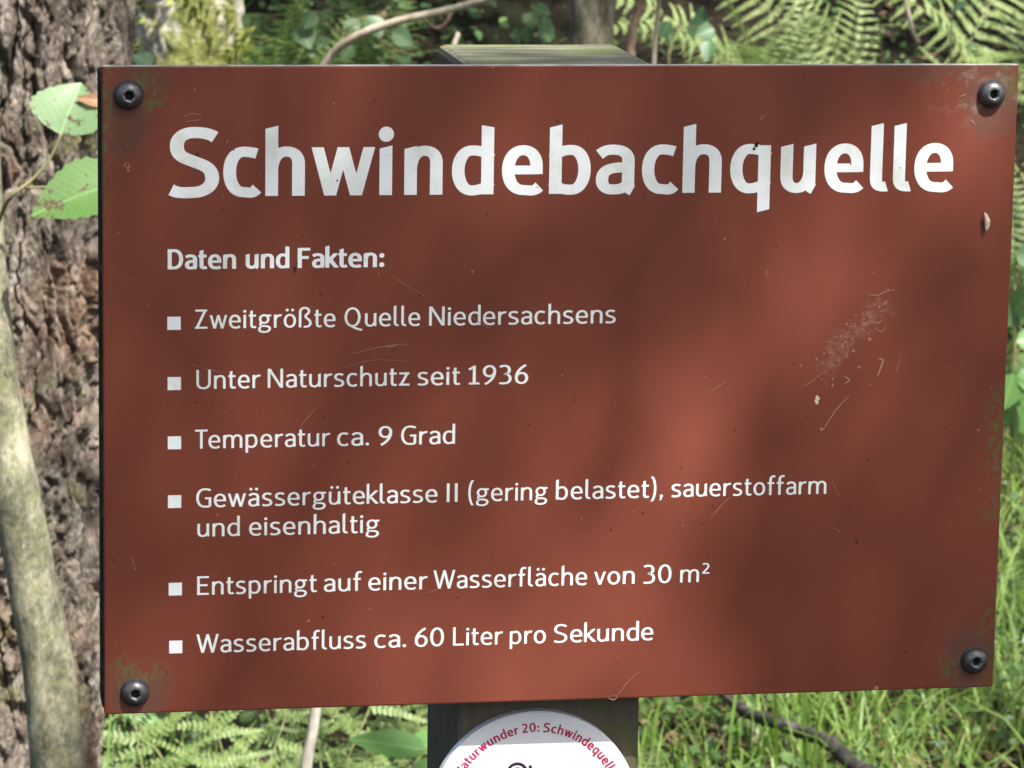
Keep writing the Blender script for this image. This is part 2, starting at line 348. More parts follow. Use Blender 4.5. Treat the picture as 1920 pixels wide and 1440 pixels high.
        st_(Pen(s, 0).L(s, 560).V(wd * .46, asc - h, .6).Hh(wd - 75 - s * .4, 600, .58).C(wd - 75 - s * .4, 500, wd * .50, 480, wd * .52, 405).C(wd * .55, 330, wd - s, 300, wd - s, 155).V(wd * .62, bot, .58).C(wd * .55, bot, wd * .44, 15, wd * .40, 36), HZ)
    elif ch == '1': xs = wd * .52; st_([(xs, 0), (xs, cap)], HZ, HZ); st_([(10, cap - 150), (xs + s * .5, cap - 28)], None, None, .95); st_([(15, h), (wd, h)], VT, VT)
    elif ch == '0': oval(s, bot, wd - s, cap + ov - h, k=.6)
    elif ch in '69':
        f = (lambda x, y: (x, y)) if ch == '6' else (lambda x, y: (wd - x, cap - y)); cx = wd / 2
        q = [f(*p) for p in Pen(s, 222).V(cx, 445 - h, .58).Hh(wd - s, 222, .58).V(cx, bot, .58).Hh(s, 222, .58).p]; st_(q[:-1], closed=True)
        st_([f(*p) for p in Pen(s, 222).C(s, 420, wd * .35, 600, wd - 72, cap - 8).p], HZ, None)
    elif ch == '3':
        c = wd * .45; T = cap + ov - h; st_(Pen(18, cap - 62).C(75, T - 4, c - 50, T, c, T).Hh(wd - s - 28, cap - 185, .58).V(c - 10, 385, .58).C(c + 70, 385, wd - s, 320, wd - s, 205).V(c, bot, .58).C(c - 50, bot, 60, 15, 10, 42))
    elif ch == '2':
        c = wd * .46; T = cap + ov - h; st_(Pen(20, cap - 75).C(75, T - 4, c - 50, T, c, T).Hh(wd - s - 16, cap - 195, .58).C(wd - s - 16, 380, 190, 240, s * .9, h * 1.2)); st_([(0, h), (wd, h)], VT, VT)
    elif ch == '²':
        w2_, S2, _ = glyph('2', st, 430); k = .56
        return wd, [([(x * k, y * k + cap * .46) for x, y in p], c, a, b, w * .74) for p, c, a, b, w in S2], []
    elif ch == ':': r = W * .62; dots += [(r, r, r), (r, 405, r)]
    elif ch == '.': r = W * .62; dots.append((r, r, r))
    elif ch == ',': r = W * .62; dots.append((r + W * .1, r, r)); st_([(r + W * .32, r), (r * .55, -105)], None, HZ, .62)
    elif ch == '(': st_(Pen(wd - s * .6, asc + 45).C(s * .4, asc - 130, s * .4, 60, wd - s * .6, -145), HZ, HZ, .9)
    elif ch == ')': st_(Pen(s * .6, asc + 45).C(wd - s * .4, asc - 130, wd - s * .4, 60, s * .6, -145), HZ, HZ, .9)
    return wd, S, dots
def ribbon(pts, closed, c0, c1, wt, st):
    n = len(pts); Lp, Rp = [], []
    for i, (x, y) in enumerate(pts):
        if closed: a, b = pts[i - 1], pts[(i + 1) % n]
        else: a, b = pts[max(i - 1, 0)], pts[min(i + 1, n - 1)]
        tx, ty = b[0] - a[0], b[1] - a[1]; d = math.hypot(tx, ty) or 1; tx /= d; ty /= d
        hw = .5 * wt * math.hypot(st.W * ty, st.H * tx); nx, ny = -ty, tx
        cut = c0 if (i == 0 and not closed) else c1 if (i == n - 1 and not closed) else None
        if cut:
            cx, cy = cut; q = math.hypot(cx, cy); cx /= q; cy /= q; cr = cx * nx + cy * ny
            if abs(cr) > .15: k = hw / cr; Lp.append((x + cx * k, y + cy * k)); Rp.append((x - cx * k, y - cy * k)); continue
        Lp.append((x + nx * hw, y + ny * hw)); Rp.append((x - nx * hw, y - ny * hw))
    V = Lp + Rp; F = []
    for i in range(n if closed else n - 1):
        j = (i + 1) % n; F.append((i, n + i, n + j, j))
    return V, F
GAP = {'bold': 88, 'semi': 60, 'reg': 78}
def kern(a, b, st):
    g = (106 if st.W < 100 else 82) - (st.W - 88) * .2
    rd = 'oceadgqösG069s'; dia = 'vwWTk'
    if a in rd: g -= 14
    if b in rd: g -= 14
    if a in 'tfrkz': g -= 26
    if b in 'tfz': g -= 14
    if a in dia: g -= 38
    if b in dia: g -= 34
    if a == 'T': g -= 30
    if a == 'l': g -= 30
    if a in 'au' or a in 'äü': g -= 26
    if a == 'f' and b in 'fl': g -= 10
    if b in '.,)' : g -= 12
    if a == 'L': g -= 20
    if a == 'I': g = 165
    return g
def draw_glyph(acc, ch, st, sx, sy, ox, oy, wd, place):
    w, S, dots = glyph(ch, st, wd); lift = 0
    for p, closed, c0, c1, wt in S:
        V, F = ribbon(p, closed, c0, c1, wt, st); acc.add([place(ox + x * sx, oy + y * sy, lift) for x, y in V], F); lift += 1
    for cx, cy, r in dots:
        k = 20; acc.add([place(ox + (cx + r * math.cos(6.2832 * i / k)) * sx, oy + (cy + r * math.sin(6.2832 * i / k)) * sy, lift) for i in range(k)], [tuple(range(k))]); lift += 1
    return w
def word(acc, text, x0, x1, y, st, unit, place):
    xs = []; x = 0
    for i, ch in enumerate(text):
        if i: x += kern(text[i - 1], ch, st)
        xs.append(x); x += glyph(ch, st)[0]
    sx = (x1 - x0) / x
    for ch, q in zip(text, xs): draw_glyph(acc, ch, st, sx, unit, x0 + q * sx, y, None, place)
def on_sign(x, y, lift): return Vector((x / 1000, -.00012 - lift * .000008, y / 1000))

# ------------------------------------------------------------------ the sign board
SW, SH = .210, .148
sign = tag(empty('sign_board', (0, 0, SIGN_Z)), 'rectangular reddish brown information sign with white lettering bolted to the wooden post', 'sign')
panel = bm_obj('panel', box_bm(-SW, SW, 0, .005, -SH, SH, .0008, 2), M['sign'], sign)
panel.data.materials.append(M['edge'])
for p in panel.data.polygons:
    if p.normal.z > .5 and abs(p.normal.y) < .3: p.material_index = 1
bm_obj('backing_board', box_bm(-SW - .0006, SW - .003, .0055, .0235, -SH + .0015, SH - .0028, .001), M['backing'], sign)
bk = sign.children[-1]; bk.data.materials.append(M['edge'])
for p in bk.data.polygons:
    if p.normal.z > .8: p.material_index = 1
acc = Acc(); yt = 89.7; ut = 21.75 / 500
TITLE = [('S', -180.51, -158.4), ('c', -156.38, -140.04), ('h', -137.57, -119.80), ('w', -117.02, -87.98), ('i', -86.19, -79.90), ('n', -74.94, -57.52), ('d', -53.32, -34.21), ('e', -30.47, -11.77), ('b', -8.78, 10.33),
         ('a', 12.74, 31.59), ('c', 34.01, 50.40), ('h', 52.99, 71.04), ('q', 75.08, 93.91), ('u', 98.67, 116.21), ('e', 119.28, 137.70), ('l', 140.98, 149.71), ('l', 151.87, 160.62), ('e', 161.89, 180.34)]
for ch, a, b in TITLE:
    wd = (b - a) / ut
    draw_glyph(acc, ch, BOLD, ut, ut, a, yt, wd, on_sign)
tag(acc.obj('title_lettering', M['white'], sign), 'large bold white title lettering')
acc = Acc()
for w, a, b in (("Daten", -181.13, -150.55), ("und", -146.24, -126.56), ("Fakten:", -122.83, -83.56)): word(acc, w, a, b, 57.0, SEMI, 6.5 / 500, on_sign)
tag(acc.obj('heading_lettering', M['white'], sign), 'small bold white heading')
LINES = [(29.9, (("Zweitgrößte", -168.93, -105.55), ("Quelle", -101.45, -66.93), ("Niedersachsens", -62.85, 23.34))),
         (2.4, (("Unter", -168.31, -139.43), ("Naturschutz", -136.10, -71.47), ("seit", -67.85, -48.22), ("1936", -44.41, -16.78))),
         (-25.0, (("Temperatur", -168.87, -107.59), ("ca.", -104.42, -89.70), ("9", -85.44, -79.17), ("Grad", -75.08, -50.20))),
         (-52.2, (("Gewässergüteklasse", -168.35, -58.0), ("II", -53.68, -48.66), ("(gering", -43.89, -6.85), ("belastet),", -2.89, 47.41), ("sauerstoffarm", 51.45, 125.21))),
         (-65.8, (("und", -167.83, -148.52), ("eisenhaltig", -144.35, -84.69))),
         (-92.95, (("Entspringt", -167.89, -113.17), ("auf", -109.96, -92.46), ("einer", -89.48, -62.13), ("Wasserfläche", -59.36, 12.56), ("von", 15.85, 34.99), ("30", 39.18, 52.47), ("m²", 56.59, 70.44))),
         (-120.15, (("Wasserabfluss", -168.23, -90.33), ("ca.", -86.43, -71.68), ("60", -67.64, -54.09), ("Liter", -49.86, -26.65), ("pro", -23.28, -6.35), ("Sekunde", -2.66, 44.48)))]
for y, ws in LINES:
    acc = Acc()
    for w, a, b in ws: word(acc, w, a, b, y, REG, 6.1 / 500, on_sign)
    acc.obj('lettering', M['white'], sign)
for x, y in ((-181.3, 29.55), (-181.2, 2.1), (-181.15, -25.07), (-181.1, -52.2), (-180.8, -92.9), (-180.6, -120.0)):
    mesh_obj('bullet_square', [on_sign(x, y, 0), on_sign(x + 6, y, 0), on_sign(x + 6, y + 5.95, 0), on_sign(x, y + 5.95, 0)], [(0, 1, 2, 3)], M['white'], sign)
def bolt(x, z, rot):
    prof = [(.0066, 0), (.0066, -.0007), (.0061, -.0010), (.0061, -.0014), (.0060, -.0022), (.0056, -.0031), (.0048, -.0040), (.0038, -.0046), (.0030, -.0049)]
    ns = 36; V, F = [], []
    for r, y in prof:
        for k in range(ns): a = 6.28318 * k / ns; V.append(Vector((r * math.cos(a), y, r * math.sin(a))))
    for i in range(len(prof) - 1):
        for k in range(ns): j = (k + 1) % ns; F.append((i * ns + k, i * ns + j, (i + 1) * ns + j, (i + 1) * ns + k))
    # hexagonal socket: rim ring drops to a hexagon, then down into the head
    b0 = len(V)
    for rr, y in ((None, -.0049), (None, -.0020)):
        for k in range(ns):
            a = 6.28318 * k / ns; q = (a + rot) % (math.pi / 3) - math.pi / 6; r = .0019 / math.cos(q); V.append(Vector((r * math.cos(a), y, r * math.sin(a))))
    i0 = (len(prof) - 1) * ns
    for k in range(ns):
        j = (k + 1) % ns; F.append((i0 + k, i0 + j, b0 + j, b0 + k)); F.append((b0 + k, b0 + j, b0 + ns + j, b0 + ns + k))
    F.append(tuple(b0 + ns + k for k in range(ns)))
    o = mesh_obj('bolt', V, F, M['black_steel'], sign, True); o.location = (x, -.0002, z); o.data.materials.append(M['socket'])
    o.data.polygons[len(F) - 1].material_index = 1
    return o
for x, z, r in ((-.1983, .1352, .2), (.1973, .1347, .5), (-.1962, -.1376, .35), (.2000, -.1343, .1)): bolt(x, z, r)
# scratches, flecks and dirt specks that have a shape of their own
def stroke_mark(acc, pts, w, lift, jitter=.15):
    P = catmull([Vector((x, 0, y)) for x, y in pts], 5); n = len(P); V = []
    for i, p in enumerate(P):
        t = (P[min(i + 1, n - 1)] - P[max(i - 1, 0)]).normalized(); q = Vector((-t.z, 0, t.x)); k = w * (.35 + .65 * math.sin(math.pi * (.08 + .84 * i / (n - 1)))) * (1 + rnd.uniform(-jitter, jitter))
        V += [p + q * k / 2, p - q * k / 2]
    acc.add([on_sign(v.x, v.z, lift) for v in V], [(2 * i, 2 * i + 1, 2 * i + 3, 2 * i + 2) for i in range(n - 1)])
def fleck(acc, x, y, r, lift, el=1.0, ang=0):
    k = 7; V = []
    for i in range(k):
        a = 6.2832 * i / k; q = r * rnd.uniform(.6, 1.2); dx, dy = q * el * math.cos(a), q * math.sin(a)
        V.append(on_sign(x + dx * math.cos(ang) - dy * math.sin(ang), y + dx * math.sin(ang) + dy * math.cos(ang), lift))
    acc.add(V, [tuple(range(k))])
def mm(u, v): p = at(u, v, 0); return p.x * 1000, (p.z - SIGN_Z) * 1000
wear = Acc(); LF = 14
for pts, w in ((((1592, 742), (1570, 765), (1556, 785), (1543, 806)), .55), (((1646, 672), (1655, 675), (1650, 692), (1645, 705)), .9), (((1688, 670), (1682, 690), (1680, 697)), .3), (((1628, 552), (1645, 553), (1662, 546), (1678, 543)), .5),
               (((1545, 697), (1520, 716), (1505, 724)), .3), (((1582, 705), (1592, 712), (1583, 719)), .7), (((1630, 602), (1645, 606), (1652, 600)), .5), (((1640, 615), (1652, 622), (1660, 613)), .45),
               (((360, 684), (395, 693), (420, 699)), .25), (((640, 690), (690, 676), (728, 675), (760, 676)), .22), (((655, 664), (715, 650), (755, 645), (763, 649)), .32), (((722, 650), (733, 650), (745, 646)), .5),
               (((735, 518), (770, 540), (800, 556)), .22), (((880, 592), (905, 608), (925, 618)), .22), (((592, 765), (575, 785), (562, 802)), .3), (((1330, 735), (1348, 724), (1360, 716)), .3),
               (((1438, 520), (1437, 510), (1440, 505)), .35), (((1370, 930), (1350, 950), (1332, 972)), .35), (((1200, 1258), (1175, 1280), (1160, 1300), (1140, 1306)), .25), (((1140, 1308), (1150, 1312), (1158, 1306)), .6),
               (((248, 1046), (251, 1060)), .45), (((252, 1062), (253, 1068)), .75), (((345, 218), (362, 213), (378, 216)), .3), (((348, 228), (378, 224)), .3), (((424, 268), (428, 262)), .4), (((1427, 228), (1428, 220), (1434, 216)), .45),
               (((1560, 900), (1566, 915), (1574, 930)), .3), (((1800, 181), (1812, 176)), .45), (((1820, 225), (1826, 232)), .5), (((795, 1112), (812, 1108), (820, 1104)), .25), (((1560, 985), (1580, 1002)), .3)):
    stroke_mark(wear, [mm(*p) for p in pts], w, LF); LF = 14 + (LF - 13) % 8
for i in range(75):                                    # flaky scuff trail right of the text
    t = rnd.random(); u = 1665 - 145 * t ** .8 + rnd.gauss(0, 9 + 13 * t); v = 555 + 160 * t + rnd.gauss(0, 9 + 10 * t)
    x, y = mm(u, v); fleck(wear, x, y, rnd.choice((.18, .25, .3, .45)), 14 + i % 9, rnd.uniform(1, 2.6), rnd.uniform(.2, 1.4))
for u, v, r in ((1632, 721, .5), (1540, 805, .9), (1561, 710, .7), (1610, 688, .8), (1630, 636, .8), (1600, 658, .7), (1280, 985, .5), (1090, 972, .5), (626, 193, .5), (1158, 1232, .3), (438, 281, .5), (730, 290, .3), (1487, 1245, .45), (693, 1141, .45), (588, 870, .4), (1834, 806, .7), (480, 770, .35), (1575, 760, .35), (1300, 835, .3),
                (924, 127, .5), (1390, 128, .3), (1642, 1290, 1.3), (217, 1206, .35), (212, 500, .35), (222, 437, .4), (1260, 1120, .35), (1700, 560, .35), (1080, 420, .3), (990, 460, .25), (1240, 380, .3)):
    x, y = mm(u, v); fleck(wear, x, y, r, 16)
for i in range(110):
    x, y = rnd.uniform(-205, 205), rnd.uniform(-144, 144); fleck(wear, x, y, rnd.choice((.12, .16, .22, .3)), 14 + i % 7, rnd.uniform(1, 2))
wear.obj('scratch_marks', M['wear'], sign)
spot = Acc()
for u, v, r in ((553, 503, .75), (556, 494, .5), (552, 509, .6), (370, 289, .8), (1418, 272, 1.0), (1414, 279, .8), (1421, 268, .7), (632, 338, .6), (1007, 351, .4), (335, 390, .35), (1780, 676, .45), (1606, 1016, .7), (1604, 1012, .5), (1330, 1068, .4), (1102, 612, .3), (860, 655, .4), (1595, 308, .4), (1688, 315, .35), (608, 782, .4), (920, 720, .4), (1145, 993, .5), (915, 990, .35), (605, 1157, .6), (770, 258, .5), (238, 310, .5)):
    x, y = mm(u, v); fleck(spot, x, y, r, 26)
for i in range(45): fleck(spot, rnd.uniform(-205, 205), rnd.uniform(-144, 144), rnd.choice((.12, .18, .25)), 24 + i % 3)
spot.obj('dirt_specks', M['wear_dark'], sign)
bl = Acc(); x, y = mm(1532, 750)
for q in range(4): fleck(bl, x + rnd.uniform(-.5, .5), y + (q - 1.5) * .9, .95, 20 + q, 1.2)
x, y = mm(237, 313)
tag(bl.obj('dropping', M['cocoon'], sign), 'small cream coloured dropping')
fl = Acc()
for q in range(5): fleck(fl, x + rnd.uniform(-1.3, 1.3), y + rnd.uniform(-1.6, 1.6), .8, 20 + q, 1.5, rnd.random() * 3)
m = Mat('rust_crumb'); m.col((.28, .10, .05)); m.rough(.8); fl.obj('rust_crumb', m.m, sign)

# cocoon stuck to the board (a thing of its own)
V, F = [], []; nr, nsg = 12, 10
for i in range(nr + 1):
    t = i / nr; r = .00135 * math.sin(math.pi * min(1, .06 + t * .92)) ** .7
    for k in range(nsg): a = 6.2832 * k / nsg; V.append(Vector((r * math.cos(a) + .0009 * math.sin(t * 3), r * .8 * math.sin(a) - .0016, (t - .5) * .0085)) * (1 + .06 * rnd.random()))
for i in range(nr):
    for k in range(nsg): j = (k + 1) % nsg; F.append((i * nsg + k, i * nsg + j, (i + 1) * nsg + j, (i + 1) * nsg + k))
F += [tuple(range(nsg))[::-1], tuple(range(nr * nsg, (nr + 1) * nsg))]
co = mesh_obj('insect_cocoon', V, F, M['cocoon'], None, True); co.location = (.1962, -.0006, SIGN_Z + .0753); co.rotation_euler = (0, R(-8), 0)
tag(co, 'small pale cocoon stuck to the brown board below the upper right bolt', 'cocoon')

# ------------------------------------------------------------------ post and plaque
PX0, PX1, PY0, PY1 = -.0440, .0445, .024, .114
bm = bmesh.new(); bmesh.ops.create_grid(bm, x_segments=2, y_segments=2, size=1); bm.free()
bm = box_bm(PX0, PX1, PY0, PY1, -.1, 1.2962, .0035, 2)
bmesh.ops.subdivide_edges(bm, edges=[e for e in bm.edges if e.calc_length() > .5], cuts=60)
for v in bm.verts:
    d = fbm(Vector((v.co.x * 20, v.co.y * 20, v.co.z * 5)), 3) * .0012; v.co += Vector((d, d * .5, 0))
post = bm_obj('wooden_post', bm, M['post'], None, False); tag(post, 'weathered square wooden post with algae on its top, behind the sign', 'post')
PLX, PLZ, PLR, PLY = -.0070, .9422, .0499, .0175
pl = tag(empty('round_plaque', (PLX, PLY, PLZ)), 'round white plaque with pink lettering screwed on the post under the sign', 'plaque')
def disc(r, y0, y1, ns=96, bev=.0006):
    V, F = [], []
    for rr, y in ((r - .001, y1), (r, y1), (r, y0 + bev), (r - bev, y0)):
        for k in range(ns): a = 6.28318 * k / ns; V.append(Vector((rr * math.cos(a), y, rr * math.sin(a))))
    for i in range(3):
        for k in range(ns): j = (k + 1) % ns; F.append((i * ns + j, i * ns + k, (i + 1) * ns + k, (i + 1) * ns + j))
    F.append(tuple(3 * ns + k for k in range(ns))); F.append(tuple(range(ns))[::-1]); return V, F
V, F = disc(PLR, 0, .0060); mesh_obj('plate', V, F, M['plaque'], pl)
acc = Acc(); txt = 'Naturwunder 20: Schwindequelle'; ut2 = 3.2 / 500
def arc_len(t):
    xs, x = [], 0
    for i, ch in enumerate(t):
        if i: x += 90 if ' ' in (ch, t[i - 1]) else kern(t[i - 1], ch, SMALL) + 28
        xs.append(x); x += 90 if ch == ' ' else glyph(ch, SMALL)[0]
    return xs, x
xs, tot = arc_len(txt); RB = .0400 * 1000
A0 = math.atan2(-.010, 1)                     # the "20:" stands just left of the top
mid = xs[txt.index('0')]
for ch, q in zip(txt, xs):
    if ch == ' ': continue
    w = glyph(ch, SMALL)[0]; th = ((q + w / 2 - mid) * ut2) / RB * 1.0 - .075
    def place(x, y, lift, th=th):
        r = (RB + y); c, s_ = math.cos(th), math.sin(th); return Vector(((x * c + r * s_) / 1000, -.0002 - lift * .00002, (r * c - x * s_) / 1000))
    draw_glyph(acc, ch, SMALL, ut2, ut2, -w / 2 * ut2, 0, None, place)
acc.obj('lettering', M['magenta'], pl)
sp = Acc(); pts = []
for i in range(90):                            # spring spiral emblem
    t = i / 89; a = R(-40) + t * 4.4 * math.pi; r = 1.2 + 5.4 * t; pts.append((-8.2 + r * math.cos(a), 20.2 + r * math.sin(a)))
pts = [(x, y) for x, y in pts]
stl = Style(520, 520, 700, 700)
V, F = ribbon([(x * 500, y * 500) for x, y in pts], False, None, None, 1.35, stl); sp.add([Vector((x / 500 / 1000, -.0002, y / 500 / 1000)) for x, y in V], F)
tl = [pts[-1]] + [(pts[-1][0] + dx, pts[-1][1] + dy) for dx, dy in ((0, 0),)]
sp.obj('spiral_emblem', M['violet'], pl)
for zz in (-.043,): 
    V, F = disc(.003, -.0012, 0, 20, .0005); o = mesh_obj('screw', V, F, M['black_steel'], pl); o.location = (0, -.0002, zz)

# ------------------------------------------------------------------ ground, bank, pool
def sstep(t): t = max(0, min(1, t)); return t * t * (3 - 2 * t)
def bank(y): return 1.9 * sstep((y - 5.1) / 4.2) + .08 * max(0, y - 9)
q_ = at(645, 1420, 3.30); POOL = (q_.x, 3.30); PZ = -.05
def pool_d(x, y): return math.hypot((x - POOL[0]) / .085, (y - POOL[1]) / .22) + .25 * noise.noise(Vector((x * 5, y * 5, 3)))
def gz(x, y):
    z = bank(y) + .06 * noise.noise(Vector((x * .9, y * .9, 0))) + .025 * noise.noise(Vector((x * 4, y * 4, 2)))
    if abs(y) < 4.9: z -= .16 * sstep((1.25 - pool_d(x, y)) / .5)
    return z
def gp(x, y, dz=0): return Vector((x, y, gz(x, y) + dz))
def ghit(u, v, dz=0):
    d = ray(u, v); t = 2.0
    while t < 40:
        p = CW + d * t
        if p.z < gz(p.x, p.y) + dz: return p
        t += .02
    return p
def axis(lo, hi, dense_lo, dense_hi, step, far):
    a = []; x = lo
    while x < dense_lo: a.append(x); x += max(step, far * min(1, (dense_lo - x) / 8))
    x = dense_lo
    while x < dense_hi: a.append(x); x += step
    while x < hi: a.append(x); x += max(step, far * min(1, (x - dense_hi + .3) / 8))
    a.append(hi); return a
ax, ay = axis(-70, 70, -1.5, 3.5, .06, 6), axis(-60, 90, 1.5, 9, .06, 6)
V = [(x, y, gz(x, y)) for y in ay for x in ax]; nx = len(ax)
F = [(j * nx + i, j * nx + i + 1, (j + 1) * nx + i + 1, (j + 1) * nx + i) for j in range(len(ay) - 1) for i in range(nx - 1)]
m = Mat('forest_soil'); o = m.obj(); n1 = m.noise(o, 3, 5); n2 = m.noise(o, 60, 6, .7)
m.col(m.mix(m.ss(n1, .38, .62), m.ramp(n2, [(.3, (.009, .006, .004)), (.55, (.026, .018, .011)), (.75, (.07, .047, .027))]), m.ramp(n2, [(.3, (.007, .007, .004)), (.6, (.020, .021, .008)), (.8, (.05, .042, .018))])))  # soil colour darkened to deepen the shade between the plants
m.rough(.95, .15); m.bump(n2, .9, .03)
tag(mesh_obj('ground', V, F, m.m, None, True), kind='structure')
m = Mat('dark_pool_water'); m.col((.006, .007, .005)); m.rough(.04, .5); m.bump(m.noise(m.obj(), 30, 3), .15, .01)
k = 40; tag(mesh_obj('water', [(POOL[0] + .13 * math.cos(6.2832 * i / k), POOL[1] + .33 * math.sin(6.2832 * i / k), PZ) for i in range(k)], [tuple(range(k))], m.m), kind='structure')

# ------------------------------------------------------------------ trunks
def bark_trunk(name, base, top, r0, r1, mat, parent, nz, na, disp, z_hi=1.6, z_lo=None, face=None):
    base, top = Vector(base), Vector(top); V, F = [], []; H = top.z - base.z
    n_hi = int(nz * .85); zl = 0 if z_lo is None else z_lo
    zs = [zl * i / 12 / H for i in range(12)] if zl else []
    zs += [(zl + (z_hi - zl) * i / n_hi) / H for i in range(n_hi)] + [(z_hi + (H - z_hi) * i / (nz - n_hi)) / H for i in range(nz - n_hi + 1)]
    if face: n1 = int(na * .82); an = [R(face[0]) + R(face[1] - face[0]) * k / n1 for k in range(n1)] + [R(face[1]) + R(360 - face[1] + face[0]) * k / (na - n1) for k in range(na - n1)]
    else: an = [6.28318 * k / na for k in range(na)]
    for t in zs:
        c = base.lerp(top, t); r = r0 + (r1 - r0) * t
        for a in an:
            d = Vector((math.cos(a), math.sin(a), 0)); V.append(c + d * (r + disp(c + d * r, a, r)))
    for i in range(len(zs) - 1):
        for k in range(na): j = (k + 1) % na; F.append((i * na + k, i * na + j, (i + 1) * na + j, (i + 1) * na + k))
    return mesh_obj(name, V, F, mat, parent, True)
def pine_disp(p, a, r):
    w = Vector((fbm(p * 15, 3), fbm(p * 15 + Vector((7, 3, 1)), 3), fbm(p * 8 + Vector((1, 8, 4)), 2))) * .012
    e = noise.noise(p * 80) * .0022 + noise.noise(p * 170) * .0014
    q = p + w
    dA, _ = noise.voronoi(Vector(((q.x + e) * 22, (q.y + e) * 22, q.z * 2.8)))
    fur = 1 - sstep((dA[1] - dA[0]) / .15)
    dB, _ = noise.voronoi(Vector(((q.x - e) * 47, (q.y + e) * 47, (q.z + e) * 8.5)))
    f2 = 1 - sstep((dB[1] - dB[0]) / .15); lay = (dB[0] % .19) / .19
    dC, _ = noise.voronoi(Vector(((q.x + e) * 66, (q.y + e) * 66, (p.z + e * 3) * 40)))
    crk = 1 - sstep((dC[1] - dC[0]) / .10)
    return -.017 * fur ** 1.2 - .0085 * f2 ** 1.2 - .0022 * crk + .0024 * lay + .0025 * noise.noise(Vector((p.x * 11, p.y * 11, p.z * 3))) + .0014 * fbm(Vector((p.x * 130, p.y * 130, p.z * 55)), 3)
m = Mat('pine_bark'); o = m.obj()
n1 = m.noise(m.mapped(o, scale=(1, 1, .45)), 38, 6, .7); n2 = m.noise(o, 7, 4); n3 = m.noise(m.mapped(o, scale=(1, 1, .5)), 150, 5, .7); n4 = m.noise(o, 16, 5, .6)
c = m.ramp(n1, [(.32, (.030, .023, .018)), (.45, (.086, .067, .051)), (.57, (.178, .148, .117)), (.70, (.35, .305, .25))])
c = m.mix(m.math('MULTIPLY', m.ss(n3, .5, .7), .5), c, (.40, .35, .30)); c = m.mix(m.math('MULTIPLY', m.ss(n2, .50, .64), .30), c, (.24, .125, .07))
c = m.mix(m.math('MULTIPLY', m.ss(n4, .55, .68), .6), c, (.13, .125, .04)); n5 = m.noise(m.mapped(o, loc=(3, 1, 7)), 24, 6, .7); c = m.mix(m.math('MULTIPLY', m.ss(n5, .56, .66), .6), c, (.27, .27, .22)); m.col(c); m.rough(.92, .2); m.bump(m.math('ADD', n3, m.math('MULTIPLY', n1, .7)), .8, .008)
PINE = m.m
e = at(252, 0, 2.2); e2 = at(150, 1440, 2.2); r_p = .115
pb, pt_ = Vector((e2.x - r_p, 2.25, -.05)), Vector((e.x - r_p, 2.25, e.z)); dirv = (pt_ - pb) / (pt_.z - pb.z)
pine = tag(empty('pine_tree', (pb.x, pb.y, 0)), 'large pine trunk with deeply cracked grey brown bark left of the sign', 'tree')
o = bark_trunk('trunk', (0, 0, -.1), (dirv.x * 9, 0, 9), r_p + .006, .09, PINE, pine, 540, 470, lambda p, a, r: pine_disp(p + Vector((3, 1, 0)), a, r), 1.36, .30, (-150, 25))
# young smooth tree in front of it
m = Mat('smooth_grey_bark'); o = m.obj()
n1 = m.noise(m.mapped(o, scale=(1, 1, .45)), 34, 7, .78); n2 = m.noise(m.mapped(o, scale=(1, 1, .8)), 190, 5, .8); n3 = m.noise(m.mapped(o, scale=(.5, .5, 2.2)), 60, 4)
c = m.ramp(m.math('ADD', m.math('MULTIPLY', n1, .62), m.math('MULTIPLY', n2, .38)), [(.38, (.050, .052, .032)), (.47, (.125, .122, .078)), (.54, (.24, .225, .15)), (.66, (.45, .42, .30))])
m.col(m.mix(m.math('MULTIPLY', m.ss(n3, .52, .66), .4), c, (.20, .205, .085))); m.rough(.8, .25); m.bump(m.math('ADD', n2, n1), .35, .003)
SMOOTH = m.m
yt_ = 1.75; cl = [(112, 1700), (107, 1440), (90, 1250), (64, 1110), (41, 980), (6, 800), (-22, 600), (-36, 370), (-48, 0), (-60, -600), (-50, -1500)]
P = [at(u, v, yt_) for u, v in cl]; base = Vector((P[0].x + .01, yt_, -.06)); P = [base] + P; P += [P[-1] + Vector((.05, .1, 1.4)), P[-1] + Vector((.2, .1, 3.2))]
young = tag(empty('young_tree', (base.x, base.y, 0)), 'slender curved smooth barked young tree with mottled grey trunk, in front of the pine', 'tree')
off = young.location
P = catmull([p - off for p in P], 10); n = len(P)
V, F = tube(P, [.0272 - .012 * (i / n) for i in range(n)], 28, True, .05, 3); mesh_obj('trunk', V, F, SMOOTH, young, True)
def leaf_shape(L, Wd, fold=.25, curl=.2, teeth=.0, n=9):
    """ovate leaf along +X in XY, base at origin, midrib fold, slight curl; -> V, F"""
    V, F = [], []
    for i in range(n + 1):
        t = i / n; w = Wd * .5 * (math.sin(math.pi * t ** .72) ** .85) * (1 + teeth * (i % 2)); x = L * t; z = -curl * L * t * t
        V += [Vector((x, w, z + fold * w)), Vector((x, w * .5, z + fold * w * .42)), Vector((x, 0, z)), Vector((x, -w * .5, z + fold * w * .42)), Vector((x, -w, z + fold * w))]
    for i in range(n):
        for k in range(4): F.append((i * 5 + k, i * 5 + k + 1, (i + 1) * 5 + k + 1, (i + 1) * 5 + k))
    return V, F
